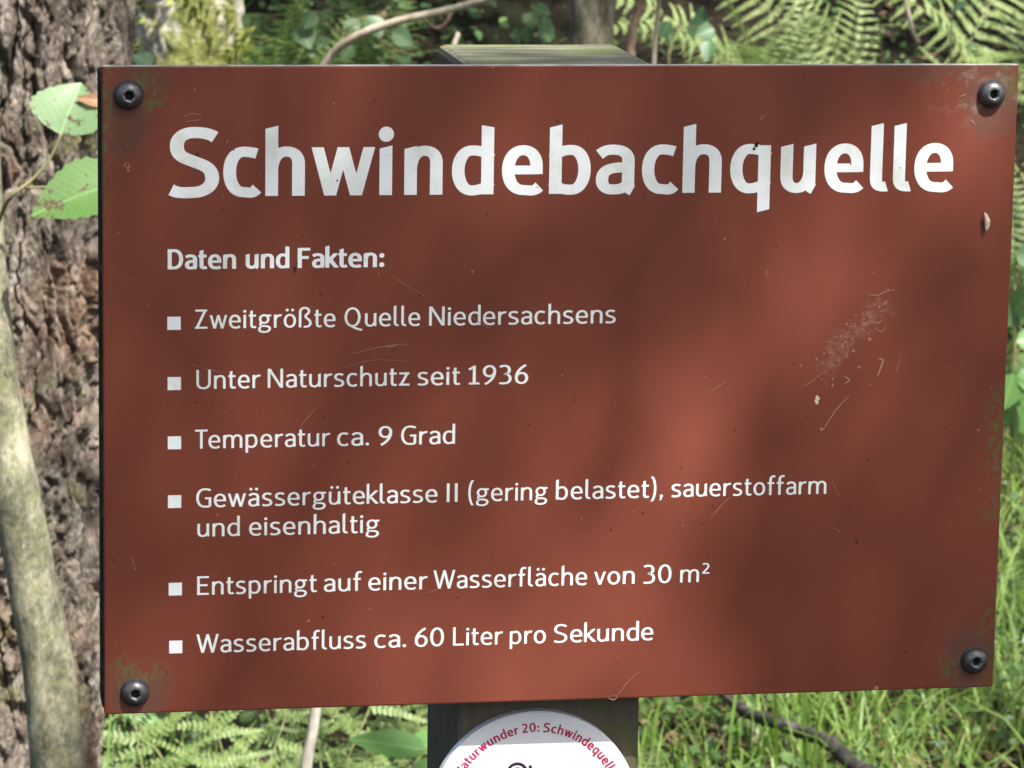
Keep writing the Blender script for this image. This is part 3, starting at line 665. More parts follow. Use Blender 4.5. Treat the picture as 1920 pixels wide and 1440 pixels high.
def leaf_veined(name, c0, c1, vein, holes=False):
    m = Mat(name); o = m.obj(); sx = m.n('ShaderNodeSeparateXYZ'); m.l(o, sx.inputs[0])
    wv = m.n('ShaderNodeTexWave'); wv.inputs['Scale'].default_value = 42; wv.inputs['Distortion'].default_value = 1.2
    ay_ = m.math('ABSOLUTE', sx.outputs[1]); cx = m.n('ShaderNodeCombineXYZ'); m.l(m.math('SUBTRACT', sx.outputs[0], m.math('MULTIPLY', ay_, .9)), cx.inputs[0]); m.l(cx.outputs[0], wv.inputs[0])
    c = m.mix(m.noise(o, 40, 3), c0, c1); c = m.mix(m.math('MULTIPLY', m.ss(wv.outputs[1], .80, 1.0), .28), c, vein); c = m.mix(m.ss(ay_, .0014, .0006), c, vein)
    if holes: c = m.mix(m.ss(m.noise(o, 85, 4, .65), .60, .64), c, (.09, .055, .03))
    m.col(c); m.rough(.45, .45); tr = m.n('ShaderNodeBsdfTranslucent'); hs = m.n('ShaderNodeHueSaturation'); hs.inputs['Value'].default_value = 1.4; m.l(c, hs.inputs['Color']); m.l(hs.outputs[0], tr.inputs[0])
    mx = m.n('ShaderNodeMixShader'); mx.inputs[0].default_value = .35; m.l(m.b.outputs[0], mx.inputs[1]); m.l(tr.outputs[0], mx.inputs[2]); m.l(mx.outputs[0], m.out.inputs[0]); return m.m
ALDER = leaf_veined('twig_leaf', (.14, .235, .095), (.20, .295, .14), (.25, .36, .185), True)
def orient(o, pos, xdir, nrm):
    x = Vector(xdir).normalized(); z = (Vector(nrm) - x * x.dot(Vector(nrm))).normalized(); y = z.cross(x)
    o.matrix_local = Matrix(((x.x, y.x, z.x, pos[0]), (x.y, y.y, z.y, pos[1]), (x.z, y.z, z.z, pos[2]), (0, 0, 0, 1)))
TY = 1.70
tw = catmull([at(-5, 420, 1.75) - off, at(18, 372, TY) - off, at(62, 335, TY) - off, at(92, 300, TY) - off, at(115, 250, TY) - off], 5)
V, F = tube(tw, [.0022 - .0012 * i / len(tw) for i in range(len(tw))], 7)
m = Mat('green_twig'); m.col((.16, .15, .06)); m.rough(.6); TWIG = m.m
twig = mesh_obj('twig', V, F, TWIG, young, True)
V, F = tube(catmull([at(40, 352, TY) - off, at(110, 350, TY - .01) - off, at(215, 345, TY - .02) - off], 4), .0012, 6)
tw2 = mesh_obj('twig', V, F, TWIG, young, True)
V, F = leaf_shape(.052, .066, .28, .16, .07, 16); lf = mesh_obj('leaf', V, F, ALDER, twig, True); a, b = at(113, 252, TY) - off, at(150, 158, TY) - off; orient(lf, a, (b - a) + Vector((0, .012, 0)), Vector((-.15, -1, .55)))
V, F = leaf_shape(.088, .060, .3, .12, .09, 18); lf = mesh_obj('leaf', V, F, leaf_veined('deep_green_twig_leaf', (.075, .155, .035), (.125, .225, .06), (.17, .28, .10), True), tw2, True); a, b = at(232, 338, TY - .02) - off, at(46, 396, TY - .03) - off; orient(lf, a, b - a, Vector((.1, -1, 1.0)))  # lower leaf has the deeper green
lf = mesh_obj('leaf', *leaf_shape(.03, .014, .3, .3, 0, 6), leaf_veined('dry_leaf', (.30, .17, .09), (.24, .12, .06), (.35, .22, .13)), twig, True); a = at(205, 195, TY) - off; b = at(145, 178, TY) - off; orient(lf, a, b - a, Vector((0, -1, .6)))
# mossy tree
m = Mat('moss_and_bark'); o = m.obj(); n1 = m.noise(o, 9, 5, .65); n2 = m.noise(o, 70, 6, .75); n3 = m.noise(m.mapped(o, scale=(1, 1, .4)), 30, 5, .65)
mos = m.ramp(n2, [(.3, (.08, .095, .025)), (.5, (.25, .27, .08)), (.7, (.46, .46, .19))]); brk = m.ramp(n3, [(.35, (.26, .22, .16)), (.6, (.74, .69, .55))])
m.col(m.mix(m.ss(n1, .45, .53), mos, brk)); m.rough(.95, .1); m.bump(n2, 1, .02); MOSS = m.m
ym = 4.7; a, b = at(358, 60, ym), at(350, 1200, ym); rm = (at(458, 60, ym) - at(262, 60, ym)).length / 2
bx_ = b + (b - a) * (b.z / (a.z - b.z))
mossy = tag(empty('mossy_tree', (bx_.x, ym, 0)), 'sunlit trunk covered in yellow green moss behind the upper left corner of the sign', 'tree')
bark_trunk('trunk', (0, 0, -.1), ((a.x - bx_.x) / a.z * 8, 0, 8), rm, rm * .6, MOSS, mossy, 300, 170, lambda p, a_, r: .018 * fbm(p * 9 + Vector((2, 2, 2)), 4) + .006 * fbm(p * 45, 3))
moss_leaf = leaf_mat('moss_tufts', (.07, .095, .02), (.20, .235, .05), (.38, .39, .13), .3, .8)
ac = Acc()
for i in range(2600):
    z = rnd.uniform(.3, 1.45); g = rnd.uniform(0, 6.283); d = Vector((math.cos(g), math.sin(g), 0)); c0 = Vector(((a.x - bx_.x) / a.z * z, 0, z)); p = c0 + d * (rm + .006)
    if noise.noise(p * 7 + Vector((1, 5, 9))) < .08: continue
    q = (d + Vector((rnd.gauss(0, .6), rnd.gauss(0, .6), rnd.gauss(.1, .6)))).normalized(); s_ = q.cross(Vector((rnd.random(), rnd.random(), rnd.random()))).normalized(); L = rnd.uniform(.008, .022); w = L * .25
    ac.add([p - s_ * w, p + s_ * w, p + s_ * w * .6 + q * L * .7, p + q * L, p - s_ * w * .6 + q * L * .7], [(0, 1, 2, 3, 4)])
tag(ac.obj('moss', moss_leaf, mossy), kind='stuff')
def simple_wood(name, c0, c1, sc_=60, rough=.75):
    m = Mat(name); o = m.obj(); n1 = m.noise(m.mapped(o, scale=(1, 1, .4)), sc_, 5, .7); m.col(m.mix(m.ss(n1, .35, .65), c0, c1)); m.rough(rough, .3); m.bump(n1, .4, .003); return m.m
# slim tree behind the post, stems and branches
DARKB = simple_wood('dark_mottled_bark', (.045, .040, .028), (.17, .155, .105), 45, .9)
ys = 5.6; a, b = at(1087, 30, ys), at(1083, 600, ys); t0 = gp(b.x, ys)
slim = tag(empty('slim_tree', t0), 'slim grey tree trunk with pale mottled right side rising behind the post', 'tree')
rs = (at(1126, 30, ys) - at(1046, 30, ys)).length / 2
bark_trunk('trunk', (0, 0, -.15), (.15, 0, 7), rs * 1.06, rs * .5, DARKB, slim, 120, 48, lambda p, a_, r: .004 * fbm(p * 12, 3), 2.0)
PALE = simple_wood('pale_dead_wood', (.30, .24, .17), (.52, .44, .34)); BROWN = simple_wood('brown_twig_bark', (.10, .06, .04), (.27, .18, .125)); BLEACH = simple_wood('bleached_wood', (.27, .25, .20), (.47, .44, .37)); DARK = simple_wood('dark_wet_wood', (.022, .018, .016), (.075, .062, .055)); GREYW = simple_wood('grey_stem', (.17, .14, .10), (.36, .31, .24))
def stick(name, label, cat, pix, rad, mat, extra=None, ns=10, rough=.12):
    pts = [at(u, v, y) for u, v, y in pix] if len(pix[0]) == 3 and pix[0][0] > 20 else [Vector(p) for p in pix]
    P = catmull(pts, 8); org = P[0].copy(); n = len(P)
    V, F = tube([p - org for p in P], [rad[0] + (rad[1] - rad[0]) * i / n for i in range(n)], ns, True, rough, 5)
    o = mesh_obj(name, V, F, mat, None, True); o.location = org; return tag(o, label, cat), org
o, g0 = stick('dead_branch', 'pale bare branch slanting up to the right above the sign top', 'branch', [(560, 230, 4.9), (612, 118, 4.85), (665, 70, 4.8), (745, 40, 4.75), (835, 20, 4.7), (905, 0, 4.65), (985, -30, 4.6)], (.0085, .0055), PALE)
V, F = tube(catmull([at(u, v, 4.74) - g0 for u, v in ((795, 36), (818, 53), (838, 40), (846, 18))], 6), [.0032] * 19, 7, True, .2, 2); mesh_obj('side_twig', V, F, BROWN, o, True)
stick('sapling_stem', 'knobbly reddish brown sapling stem standing just right of the post top', 'stem', [(1172, 330, 4.4), (1180, 160, 4.4), (1183, 85, 4.4), (1188, 45, 4.4), (1200, 8, 4.4), (1214, -60, 4.4)], (.0085, .0062), BROWN, rough=.35)
stick('sapling_stem', 'thin straight grey stem beside the knobbly reddish brown sapling', 'stem', [(1218, 330, 4.2), (1226, 110, 4.2), (1234, 20, 4.2), (1237, -80, 4.2), (1240, -300, 4.2)], (.0042, .0034), GREYW)
stick('dry_stalk', 'thin pale stem curving down among the ferns at the top right', 'stalk', [(1722, 80, 4.5), (1712, 60, 4.5), (1702, 20, 4.5), (1690, -30, 4.5), (1665, -120, 4.5)], (.0045, .003), GREYW)
stick('broken_branch', 'pale snapped stub of wood poking up left of the post top', 'branch', [(846, 100, 4.3), (852, 82, 4.3), (858, 66, 4.3), (861, 62, 4.3)], (.0045, .0035), PALE)
q = Vector((0, 2.28, 0))
stick('dead_stick', 'pale bleached upright stick standing among the ferns under the sign', 'stick', [(540, 1900, q.y), (562, 1600, q.y), (574, 1440, q.y), (586, 1370, q.y), (594, 1300, q.y), (602, 1180, q.y), (612, 1080, q.y)], (.0066, .0058), BLEACH, rough=.06)
a = [ghit(u, v, .085) for u, v in ((1290, 1255), (1345, 1300), (1400, 1335), (1465, 1368), (1505, 1372), (1555, 1405), (1610, 1440), (1680, 1475))]
stick('fallen_stick', 'dark crooked wet stick lying in the grass right of the post', 'stick', [p + Vector((0, 0, .008 * (i % 2))) for i, p in enumerate(a)], (.0080, .0105), DARK, rough=.3)

# ------------------------------------------------------------------ ferns
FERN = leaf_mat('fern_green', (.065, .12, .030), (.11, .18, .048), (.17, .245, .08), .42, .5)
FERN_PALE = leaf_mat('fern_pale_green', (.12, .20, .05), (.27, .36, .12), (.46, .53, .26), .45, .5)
RACHIS = simple_wood('fern_stalk', (.12, .14, .05), (.24, .24, .10))
def frond_mesh(name, L, PW, npn, e0, e1, seed, mat, side=0, pin=.0078, pst=.0052, t0=.20):
    r = random.Random(seed); V, F, MI = [], [], []
    n = 40; P = [Vector((0, 0, 0))]; D = []
    for i in range(n):
        t = i / n; e = R(e0 + (e1 - e0) * t ** 1.25); d = Vector((math.cos(e), side * .35 * t, math.sin(e))).normalized(); D.append(d); P.append(P[-1] + d * L / n)
    D.append(D[-1])
    def addf(vs): b = len(V); V.extend(vs); F.append(tuple(range(b, b + len(vs)))); MI.append(0)
    tv, tf = tube(P, [.0024 * (1 - .8 * i / n) for i in range(n + 1)], 5); V += tv; F += tf; MI += [1] * len(tf)
    for k in range(npn):
        t = .20 + .79 * k / (npn - 1); i = min(n - 1, int(t * n)); f = t * n - i; p = P[i].lerp(P[i + 1], f); d = D[i]
        lat = Vector((0, 1, 0)); lat = (lat - d * lat.dot(d)).normalized(); up = d.cross(lat); up = up if up.z > 0 else -up
        q = (t - .2) / .8; pl_ = PW * (math.sin(math.pi * (.18 + .80 * q) ** .85) ** .9) * r.uniform(.92, 1.05)
        if pl_ < .006: pl_ = .006
        for s_ in (-1, 1):
            if r.random() < .03: continue
            sw = r.uniform(.22, .42); dd = (lat * s_ + d * sw + up * r.uniform(.0, .22)).normalized(); nn = dd.cross(d).normalized(); nn = nn if nn.dot(up) > 0 else -nn; w1 = nn.cross(dd).normalized()
            droop = r.uniform(.10, .35); np_ = max(4, int(pl_ / pst)); step = pl_ / np_
            prev = p
            for j in range(np_):
                tt = (j + .6) / np_; c = p + dd * (pl_ * tt) - up * (droop * pl_ * tt * tt)
                ln = max(.0020, pin * (PW / .075) * (1 - tt * .86) ** .75) * r.uniform(.85, 1.1); wd = step * .36
                for z_ in (-1, 1):
                    ax_ = (w1 * z_ + dd * .35 + nn * r.uniform(-.15, .10)).normalized()
                    addf([c - dd * wd, c - dd * wd + ax_ * ln * .75, c + ax_ * ln + dd * wd * .2, c + dd * wd + ax_ * ln * .65, c + dd * wd])
            cp = [p + dd * (pl_ * x_) - up * (droop * pl_ * x_ * x_) + nn * .0004 for x_ in (0, .33, .66, 1)]
            for j in range(3): addf([cp[j] - w1 * .0007, cp[j] + w1 * .0007, cp[j + 1] + w1 * .0005, cp[j + 1] - w1 * .0005]); MI[-1] = 1
    me = bpy.data.meshes.new(name); me.from_pydata([tuple(v) for v in V], [], F); me.update(); me.materials.append(mat); me.materials.append(RACHIS)
    me.polygons.foreach_set('material_index', MI); return me
FR = {}
for mk, mt in (('g', FERN), ('p', FERN_PALE)):
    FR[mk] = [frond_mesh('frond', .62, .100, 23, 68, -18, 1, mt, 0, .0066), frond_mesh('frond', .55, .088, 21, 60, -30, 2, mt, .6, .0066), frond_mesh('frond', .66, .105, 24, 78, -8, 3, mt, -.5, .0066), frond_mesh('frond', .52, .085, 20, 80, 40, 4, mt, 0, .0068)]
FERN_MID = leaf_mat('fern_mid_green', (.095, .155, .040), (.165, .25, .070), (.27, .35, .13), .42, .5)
FR['b'] = [frond_mesh('frond', .58, .150, 11, 66, -5, 11, FERN_MID, 0, .0056, .0074), frond_mesh('frond', .52, .135, 10, 74, 20, 12, FERN_MID, .5, .0056, .0074), frond_mesh('frond', .60, .155, 12, 60, -20, 13, FERN_MID, -.4, .0056, .0074), frond_mesh('frond', .46, .130, 9, 82, 45, 14, FERN_MID, 0, .0060, .0074)]
def fern(pos, label, fronds, kind='g', scale=1.0, group=None):
    """fronds: list of (azimuth deg, variant, scale, extra tilt deg)"""
    t = empty('fern', pos); tag(t, label, 'fern', group); t.scale = (scale,) * 3
    for az, k, s_, tl, *roll in fronds:
        o = link(bpy.data.objects.new('frond', FR[kind][k]), t); o.scale = (s_,) * 3; o.rotation_euler = (R(roll[0] if roll else rnd.uniform(-12, 12)), R(-tl), R(az))
    return t
def ring(n, a0=0, s=(.75, 1.05), spread=360, tilt=(-8, 12)):
    return [(a0 + spread * i / n + rnd.uniform(-12, 12), rnd.randrange(4), rnd.uniform(*s), rnd.uniform(*tilt)) for i in range(n)]
def under(u, v, h, y0=2.4):          # where on the ground a plant of height h reaches up to the sight line of (u, v)
    y = y0
    while y < 12:
        p = at(u, v, y)
        if gz(p.x, p.y) + h >= p.z: break
        y += .02
    return gp(p.x, y)
# lower left, below the sign
def foot(u, v, y): p = at(u, v, y); return gp(p.x, y)
def fan(n, lo, hi, k=3, s0=.8, s1=1.0, az=(75, 105), tilt=(-6, 6)): return [(rnd.uniform(*az), k, rnd.uniform(s0, s1), rnd.uniform(*tilt), lo + (hi - lo) * i / (n - 1) + rnd.uniform(-4, 4)) for i in range(n)]
fern(foot(330, 1440, 2.50), 'big pale green fern spreading under the lower left corner of the sign', fan(6, 58, -52) + [(330, 1, .7, -4)], 'b', .95)
fern(foot(500, 1440, 2.62), 'low bright fern with fronds reaching towards the pale upright stick', fan(5, 48, -34), 'b', .95)
fern(foot(622, 1440, 2.75), 'small fern right of the pale upright stick, above dark water', fan(2, -8, -38), 'b', .66)
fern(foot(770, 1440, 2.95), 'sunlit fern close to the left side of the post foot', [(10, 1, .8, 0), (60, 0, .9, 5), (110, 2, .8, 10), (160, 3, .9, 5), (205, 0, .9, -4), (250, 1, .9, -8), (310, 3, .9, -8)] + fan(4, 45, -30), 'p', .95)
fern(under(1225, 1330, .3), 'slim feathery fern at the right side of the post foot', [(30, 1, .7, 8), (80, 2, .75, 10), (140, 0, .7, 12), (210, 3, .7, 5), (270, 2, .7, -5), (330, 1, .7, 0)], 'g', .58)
# upper right bank
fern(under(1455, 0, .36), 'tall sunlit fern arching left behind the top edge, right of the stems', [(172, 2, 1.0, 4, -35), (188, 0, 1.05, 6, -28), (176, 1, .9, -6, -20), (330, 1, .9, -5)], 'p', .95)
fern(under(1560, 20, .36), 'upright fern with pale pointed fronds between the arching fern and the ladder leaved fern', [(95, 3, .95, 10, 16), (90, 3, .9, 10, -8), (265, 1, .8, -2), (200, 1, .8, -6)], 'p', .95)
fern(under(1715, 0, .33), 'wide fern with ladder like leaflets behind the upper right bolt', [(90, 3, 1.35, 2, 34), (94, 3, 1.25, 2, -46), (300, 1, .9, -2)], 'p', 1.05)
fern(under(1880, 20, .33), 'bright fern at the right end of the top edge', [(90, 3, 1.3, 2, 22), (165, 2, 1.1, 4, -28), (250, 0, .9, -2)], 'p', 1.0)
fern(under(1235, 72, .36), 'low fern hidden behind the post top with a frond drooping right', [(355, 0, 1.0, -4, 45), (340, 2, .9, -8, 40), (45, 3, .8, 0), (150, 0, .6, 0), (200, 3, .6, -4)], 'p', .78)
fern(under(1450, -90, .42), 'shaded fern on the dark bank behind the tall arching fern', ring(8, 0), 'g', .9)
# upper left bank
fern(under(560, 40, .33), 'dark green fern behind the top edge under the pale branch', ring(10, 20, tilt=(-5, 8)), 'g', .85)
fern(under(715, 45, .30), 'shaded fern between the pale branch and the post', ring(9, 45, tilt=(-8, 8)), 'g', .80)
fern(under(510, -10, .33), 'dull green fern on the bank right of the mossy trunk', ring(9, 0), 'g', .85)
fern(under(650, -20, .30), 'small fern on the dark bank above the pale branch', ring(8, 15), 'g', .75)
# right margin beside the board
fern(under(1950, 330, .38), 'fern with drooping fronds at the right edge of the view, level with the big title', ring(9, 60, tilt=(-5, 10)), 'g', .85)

# ------------------------------------------------------------------ broad-leaved plants
BROAD = leaf_veined('broad_leaf', (.085, .19, .045), (.12, .24, .06), (.19, .31, .11)); BLUISH = leaf_veined('bluish_leaf', (.075, .15, .065), (.10, .19, .085), (.17, .26, .14)); IVY = leaf_veined('ivy_leaf', (.055, .11, .040), (.09, .165, .06), (.14, .21, .10))
def herb(pos, label, leaves, mat, stem_top=None, cat='plant', name='leafy_plant', group=None):
    """leaves: (tip/base pixel pairs with depth) in world points: (base, tip, normal, width ratio)"""
    t = tag(empty(name, pos), label, cat, group); pos = Vector(pos)
    top = Vector(stem_top) if stem_top else pos + Vector((0, 0, .12))
    V, F = tube(catmull([Vector((0, 0, 0)), (top - pos) * .5 + Vector((.01, 0, 0)), top - pos], 6), .0022, 6); st = mesh_obj('stem', V, F, TWIG, t, True)
    for b, tp, nr_, wr in leaves:
        b, tp = Vector(b), Vector(tp); L = (tp - b).length; V, F = leaf_shape(L, L * wr, .22, .10, .02, 10); o = mesh_obj('leaf', V, F, mat, t, True); orient(o, b - pos, tp - b, nr_)
        a = (top - pos); c = b - pos
        if (a - c).length > .01: V, F = tube([a, a.lerp(c, .5) + Vector((0, 0, .008)), c], .0012, 5); mesh_obj('leaf_stalk', V, F, TWIG, t, True)
    return t
def L_(u0, v0, u1, v1, y0, y1, nr_=(-.1, -.55, 1), wr=.6): return (at(u0, v0, y0), at(u1, v1, y1), nr_, wr)
y = 2.55; p = at(750, 1440, y)
herb(gp(p.x, y), 'low plant with big glossy oval leaves in the sun left of the post', [L_(800, 1408, 652, 1378, y, y + .03, (.05, -.9, 1), .42), L_(770, 1405, 860, 1380, y + .02, y + .06, (-.2, -.9, 1), .5), L_(760, 1450, 690, 1475, y - .02, y - .05, (0, -.9, 1), .6), L_(775, 1450, 850, 1440, y - .03, y, (.2, -.8, 1), .55), L_(740, 1470, 800, 1520, y, y - .05, (0, -.8, 1), .6)], BROAD, at(775, 1430, y))
y = 2.7; p = at(205, 1440, y)
herb(gp(p.x, y), 'round leaved herb at the foot of the pine under the sign corner', [L_(215, 1440, 250, 1395, y, y + .02, (-.2, -1, .7), .9), L_(225, 1400, 175, 1345, y, y + .03, (.2, -1, .8), .8), L_(230, 1350, 290, 1325, y, y + .03, (0, -1, .9), .7), L_(200, 1430, 165, 1470, y, y - .03, (0, -1, .8), .8), L_(225, 1330, 180, 1290, y, y + .03, (.1, -1, .7), .8), L_(240, 1345, 310, 1358, y, y, (.1, -1, .9), .6)], BROAD, at(222, 1360, y))
y = 3.2; p = at(178, 1240, y)
herb(gp(p.x, y), 'tall thin leafy shoot between the pine and the left edge of the board', [L_(178, 1160, 168, 1110, y, y + .02, (-.4, -1, .5), .6), L_(180, 1230, 200, 1170, y, y + .02, (0, -1, .6), .6), L_(179, 1280, 160, 1235, y, y, (0, -1, .7), .7), L_(178, 1120, 190, 1060, y, y, (.1, -1, .5), .5)], BROAD, at(179, 1090, y))
y = 3.9; p = at(265, 140, y)
herb(gp(p.x, y), 'single rounded green leaf peeping over the top edge by the upper left bolt', [L_(285, 125, 250, 100, y, y + .01, (-.1, -1, .9), .9)], BLUISH, at(285, 160, y), name='leafy_plant')
def ivy_patch(pix, y, label, mat, sz=.045, stem_to=None):
    c = at(*pix[0], y); f = gp(c.x, y + .05); ls = []
    for u, v in pix:
        yy = y + rnd.uniform(-.06, .06); b = at(u, v, yy); d = Vector((rnd.gauss(0, .7), rnd.gauss(-.2, .3), rnd.gauss(-.5, .5))).normalized(); ls.append((b, b + d * sz * rnd.uniform(.75, 1.2), (rnd.gauss(0, .3), -1, rnd.uniform(.3, 1)), rnd.uniform(.7, .95)))
    return herb(f, label, ls, mat, Vector((c.x, y, max(f.z + .04, c.z - .02))))
ivy_patch([(1020, 30), (985, 48), (1035, 45), (1000, 15), (975, 70), (1025, 60)], 5.3, 'lobed green leaves in the dark gap left of the slim trunk', IVY, .036)
ivy_patch([(1255, 40), (1290, 48), (1315, 42), (1340, 55), (1330, 75), (1265, 70)], 5.3, 'dark bluish rounded leaves on the shaded bank right of the thin stem', BLUISH, .042)
ivy_patch([(1785, 18)], 4.6, 'single bluish grey leaf hanging among the pale ferns', BLUISH, .032)
ivy_patch([(645, 40), (590, 20), (690, 30), (735, 60), (660, 85), (560, 45), (610, 70), (770, 105)], 5.3, 'broad mid green leaves under the pale branch', IVY, .045)
ivy_patch([(1905, 640), (1900, 700), (1912, 760), (1925, 660), (1935, 720), (1895, 735), (1915, 690), (1945, 780)], 4.4, 'broad bright leaves beside the right edge of the board', BROAD, .075)
ivy_patch([(1905, 480), (1915, 520), (1930, 560), (1900, 585), (1940, 500)], 4.7, 'dull leafy plant behind the right edge above the broad bright leaves', IVY, .06)
ivy_patch([(1890, 1225), (1905, 1240), (1880, 1260), (1915, 1205), (1930, 1250), (1895, 1290)], 3.6, 'small lobed weed by the lower right corner of the sign', BLUISH, .04)
ivy_patch([(1420, 1370), (1440, 1352), (1410, 1352), (1450, 1385)], 3.35, 'pale lobed weed leaf beside the dark stick', BROAD, .035)
ivy_patch([(1555, 1335), (1580, 1320), (1565, 1310), (1600, 1330)], 3.5, 'whitish green leaf standing in the sunny grass', leaf_veined('whitish_leaf', (.32, .40, .27), (.40, .47, .34), (.5, .56, .44)), .035)

# ------------------------------------------------------------------ grass, litter, undergrowth
GRASS = leaf_mat('grass_blade', (.075, .14, .020), (.15, .25, .045), (.30, .385, .12), .42, .45)
ac = Acc(); cnt = 0
def blade(p, L, w, az, bend, lean):
    d = Vector((math.cos(az), math.sin(az), 0)); s_ = Vector((-math.sin(az), math.cos(az), 0)); tw = rnd.uniform(-.6, .6); s_ = (s_ * math.cos(tw) + d * math.sin(tw)); V = []; q = Vector(p); n = 5
    for i in range(n + 1):
        t = i / n; e = R(90 - lean - bend * t * t); ww = w * (1 - t ** 1.6) * .5 + .0002
        V += [q - s_ * ww, q + s_ * ww]; q = q + (d * math.cos(e) + Vector((0, 0, math.sin(e)))) * (L / n)
    ac.add(V, [(2 * i, 2 * i + 1, 2 * i + 3, 2 * i + 2) for i in range(n)])
for i in range(2600):
    x, y = rnd.uniform(-3.5, -.8), rnd.uniform(1.5, 6.0)
    if noise.noise(Vector((x * 1.8, y * 1.8, 4))) > 0: blade(gp(x, y, -.005), rnd.uniform(.08, .28), rnd.uniform(.003, .006), rnd.uniform(0, 6.283), rnd.uniform(30, 150), rnd.uniform(0, 50))
while cnt < 13500:
    x, y = rnd.uniform(.35, 3.0), rnd.uniform(2.4, 6.2)
    edge = .42 + .13 * (y - 2.4) + .25 * noise.noise(Vector((x * 2, y * 2, 5)))
    if x < edge or noise.noise(Vector((x * 3.2, y * 3.2, 9))) < -.30 + .1 * rnd.random(): continue
    if y > 5.4 and rnd.random() < .6: continue
    L = rnd.choice((.06, .09, .13, .2, .28)) * rnd.uniform(.7, 1.25); blade(gp(x, y, -.005), L, rnd.uniform(.0022, .0062), rnd.uniform(0, 6.283), rnd.uniform(40, 165), rnd.uniform(0, 62)); cnt += 1
for i in range(900):
    x, y = rnd.uniform(-.9, .5), rnd.uniform(2.3, 4.4)
    if pool_d(x, y) < 1.15: continue
    blade(gp(x, y, -.005), rnd.uniform(.08, .2), rnd.uniform(.002, .004), rnd.uniform(0, 6.283), rnd.uniform(15, 110), rnd.uniform(0, 30))
for u0, y0, L in ((183, 2.3, .62), (190, 2.35, .5), (176, 2.5, .55), (187, 2.6, .45)):
    p = at(u0, 1500, y0); blade(gp(p.x, y0), L, .005, rnd.uniform(0, 6), 12, 2)
tag(ac.obj('grass', GRASS), 'bright green tangled grass right of the post', 'grass', kind='stuff')
LIT = leaf_mat('leaf_litter', (.022, .013, .008), (.065, .038, .019), (.20, .125, .07), .12, .8)  # browns darkened too, so the floor's shade looks deeper
ac = Acc()
def litter_leaf(p, s_, steep=.45):
    n = Vector((rnd.gauss(0, steep), rnd.gauss(-.15, steep), 1)).normalized(); a = n.cross(Vector((rnd.gauss(0, 1), rnd.gauss(0, 1), .1))).normalized(); b = n.cross(a); c = rnd.uniform(-.25, .35); w = rnd.uniform(.3, .5)
    V = [p, p + a * s_ * .3 + b * s_ * w * .8 + n * s_ * c * .6, p + a * s_ * .7 + b * s_ * w * .75 + n * s_ * c, p + a * s_ + n * s_ * c * .5, p + a * s_ * .7 - b * s_ * w * .75 + n * s_ * c, p + a * s_ * .3 - b * s_ * w * .8 + n * s_ * c * .6, p + a * s_ * .6]
    ac.add(V, [(0, 1, 6), (1, 2, 6), (2, 3, 6), (3, 4, 6), (4, 5, 6), (5, 0, 6)])
for i in range(7000):
    x, y = rnd.uniform(-1.6, 3.4), rnd.uniform(2.0, 9.5)
    if pool_d(x, y) < .95: continue
    litter_leaf(gp(x, y, rnd.uniform(0, .012)), rnd.uniform(.012, .05))
for i in range(2500):
    x, y = rnd.uniform(.2, 1.9), rnd.uniform(2.5, 3.4); litter_leaf(gp(x, y, rnd.uniform(0, .01)), rnd.uniform(.008, .028))
for i in range(1300):
    x, y = rnd.uniform(.4, 2.8), rnd.uniform(2.4, 5.2); blade(gp(x, y, .01), rnd.uniform(.08, .26), rnd.uniform(.0018, .0035), rnd.uniform(0, 6.283), rnd.uniform(60, 170), rnd.uniform(20, 75))
tag(ac.obj('leaf_litter', LIT), 'brown fallen leaves scattered over the forest floor', 'fallen leaves', kind='stuff')
UG = leaf_mat('undergrowth_leaf', (.018, .045, .012), (.045, .095, .022), (.11, .18, .05), .35, .5)  # greens darkened in place of deeper shade on the bank
ac = Acc()
def ug_leaf(p, s_):
    n = Vector((rnd.gauss(0, .45), rnd.gauss(-.5, .4), 1)).normalized(); a = n.cross(Vector((rnd.gauss(0, 1), rnd.gauss(0, 1), .1))).normalized(); b = n.cross(a); w = rnd.uniform(.28, .42)
    V = [p, p + a * s_ * .3 + b * s_ * w, p + a * s_ * .65 + b * s_ * w * .85, p + a * s_ - n * s_ * .12, p + a * s_ * .65 - b * s_ * w * .85, p + a * s_ * .3 - b * s_ * w, p + a * s_ * .5 - n * s_ * .1]
    ac.add(V, [(0, 1, 6), (1, 2, 6), (2, 3, 6), (3, 4, 6), (4, 5, 6), (5, 0, 6)])
n = 0
while n < 22000:
    x, y = rnd.uniform(-1.2, 3.4), rnd.uniform(5.0, 9.5)
    k = noise.noise(Vector((x * 1.6, y * 1.6, 21)))
    c = at(1060, 60, y).x; gap = math.exp(-((x - c) / .30) ** 2)
    if rnd.random() < gap * .93 or k < -.12: continue
    ug_leaf(gp(x, y, rnd.uniform(.02, .30) * (.6 + k)), (rnd.choice((.012, .018, .025, .032, .042)) if x < 1.25 else rnd.choice((.010, .014, .018, .024))) * rnd.uniform(.8, 1.2)); n += 1
for i in range(5200):
    x, y = rnd.uniform(.5, 3.0), rnd.uniform(2.6, 5.6)
    ug_leaf(gp(x, y, rnd.uniform(.01, .07)), rnd.uniform(.010, .030))
for i in range(900):
    x, y = rnd.uniform(-.9, .6), rnd.uniform(2.4, 4.6)
    if pool_d(x, y) < 1.1: continue
    ug_leaf(gp(x, y, rnd.uniform(.01, .10)), rnd.uniform(.012, .035))
for i in range(6500):
    x, y = rnd.uniform(-4.0, -.9), rnd.uniform(1.2, 9.5)
    if noise.noise(Vector((x * 1.4, y * 1.4, 11))) > -.25: ug_leaf(gp(x, y, rnd.uniform(.02, .25)), rnd.choice((.02, .03, .045, .06)) * rnd.uniform(.8, 1.2))
